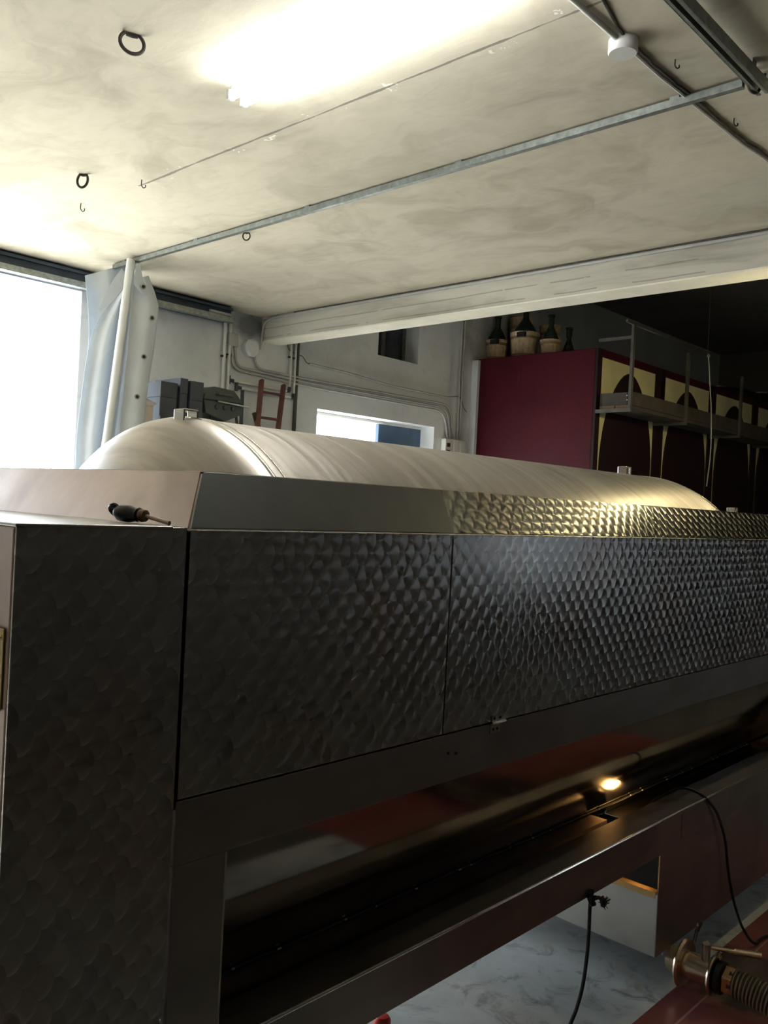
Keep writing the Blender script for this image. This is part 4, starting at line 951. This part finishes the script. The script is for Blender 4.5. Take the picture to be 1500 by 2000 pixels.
# string hanging from the dark ceiling
s0, s1 = onY(1384, 700, 4.2), onY(1389, 800, 4.2)
st = empty('hanging_string', (s0.x, 4.2, 2.0), 'thin pale string hanging down in front of the vats', 'string')
MB().tube(spline([onY(1381, 696, 4.2), s0, onY(1387, 760, 4.2), s1, onY(1388, 880, 4.2), onY(1380, 950, 4.2)], 6), .006, 6).build('strand', 'grey_pvc', st)
MB().tube(spline([s0+Vector((-.03, 0, .03)), s0+Vector((0, 0, .05)), s0+Vector((.03, 0, .03)), s0], 5), .005, 6).build('loop', 'grey_pvc', st)
MB().tube([onY(1382, 697, 4.2), Vector((s0.x-.05, 4.2, 4.75))], .003, 5).build('upper_strand', 'cable', st)
# rounded steel vessel tops behind the walkway at the far right
for i, (px, py, rr) in enumerate(((1432, 757, .62), (1512, 768, .60))):
    c = onY(px, py, 5.25)
    z0 = VT
    vs = empty('steel_vessel', (c.x, 5.4, z0), ('dark domed steel vessel standing on the third vat', 'dark domed steel vessel at the right picture edge')[i], 'vessel', 'domed vessels on the vats')
    h = max(c.z-z0, .25)
    MB().lathe([(rr, 0), (rr, h*.35), (rr*.93, h*.62), (rr*.70, h*.86), (rr*.35, h*.97), (0, h)], (c.x, 5.47, z0), (0, 0, 1), 32).build('shell', 'glass', vs, smooth=True)
    MB().lathe([(.16, 0), (.16, .03), (0, .035)], (c.x, 5.47, z0+h*.965), (0, 0, 1), 20).build('hatch', 'steel_bright', vs, smooth=True)

# ------------------------------------------------------------------ demijohns in slatted tubs on the first vat
def demijohn(px, wpx, X, mat, hgt, glass, label, lift=0.0, marks=True):
    c = onX(px, 688, X); cc = onX(px, 700, X); depth = (c-CAM).dot(_f); r = wpx/2*depth/FPX
    root = empty('demijohn', (X, c.y, VT+lift), label, 'demijohn', 'demijohns on the first vat')
    o = Vector((X, c.y, VT+lift)); ns = 18
    for k in range(ns):
        t = 2*math.pi*k/ns; e = Vector((math.cos(t), math.sin(t), 0)); s = Vector((-math.sin(t), math.cos(t), 0)); wd0 = math.pi*r*.80/ns*.95; wd1 = math.pi*r/ns*.95
        b0 = o+e*r*.80; b1 = o+e*r+Vector((0, 0, hgt)); th_ = e*-.014
        MB().hexa([b0-s*wd0, b0+s*wd0, b0+s*wd0+th_, b0-s*wd0+th_], [b1-s*wd1, b1+s*wd1, b1+s*wd1+th_, b1-s*wd1+th_]).build('slat', mat, root)
    for f in (.18, .80):
        rr = r*(.80+.20*f)+.003; MB().lathe([(rr-.002, -.014), (rr+.004, -.014), (rr+.004, .014), (rr-.002, .014)], o+Vector((0, 0, hgt*f)), (0, 0, 1), 28).build('hoop', 'oak_end', root, smooth=True)
    MB().lathe([(r*.74, .01), (r*.86, hgt-.03)], o, (0, 0, 1), 20, True).build('liner', 'iron', root)
    if glass:
        MB().lathe([(r*.80, hgt-.035), (r*.78, hgt+.02), (r*.55, hgt+.09), (r*.26, hgt+.16), (.035, hgt+.20), (.035, hgt+.27), (.044, hgt+.275), (.044, hgt+.295), (.02, hgt+.30), (0, hgt+.30)], o, (0, 0, 1), 24).build('bottle', 'glass', root, smooth=True)
    if marks:
        MB().box(o.x-r*.99-.012, o.x-r*.99+.02, o.y-.16*r-.09, o.y-.16*r+.02, o.z+hgt*.86-.025, o.z+hgt*.86+.03).build('hand_hole', 'gap', root)
demijohn(970, 44, 8.68, 'basket', .27, True, 'pale slatted demijohn tub nearest the white wall')
demijohn(1024, 57, 8.72, 'basket', .33, True, 'large pale demijohn tub in the middle of the vat edge')
demijohn(1074, 40, 8.66, 'basket2', .20, True, 'smaller brown demijohn tub right of the middle one', marks=False)
demijohn(1110, 30, 8.80, 'basket2', .06, True, 'dark demijohn almost hidden behind the vat edge', marks=False)
demijohn(1016, 46, 9.12, 'basket2', .62, False, 'tall tub standing behind the middle demijohn', marks=False)
demijohn(1072, 40, 9.42, 'basket2', .56, False, 'tall tub at the back right of the demijohns', marks=False)
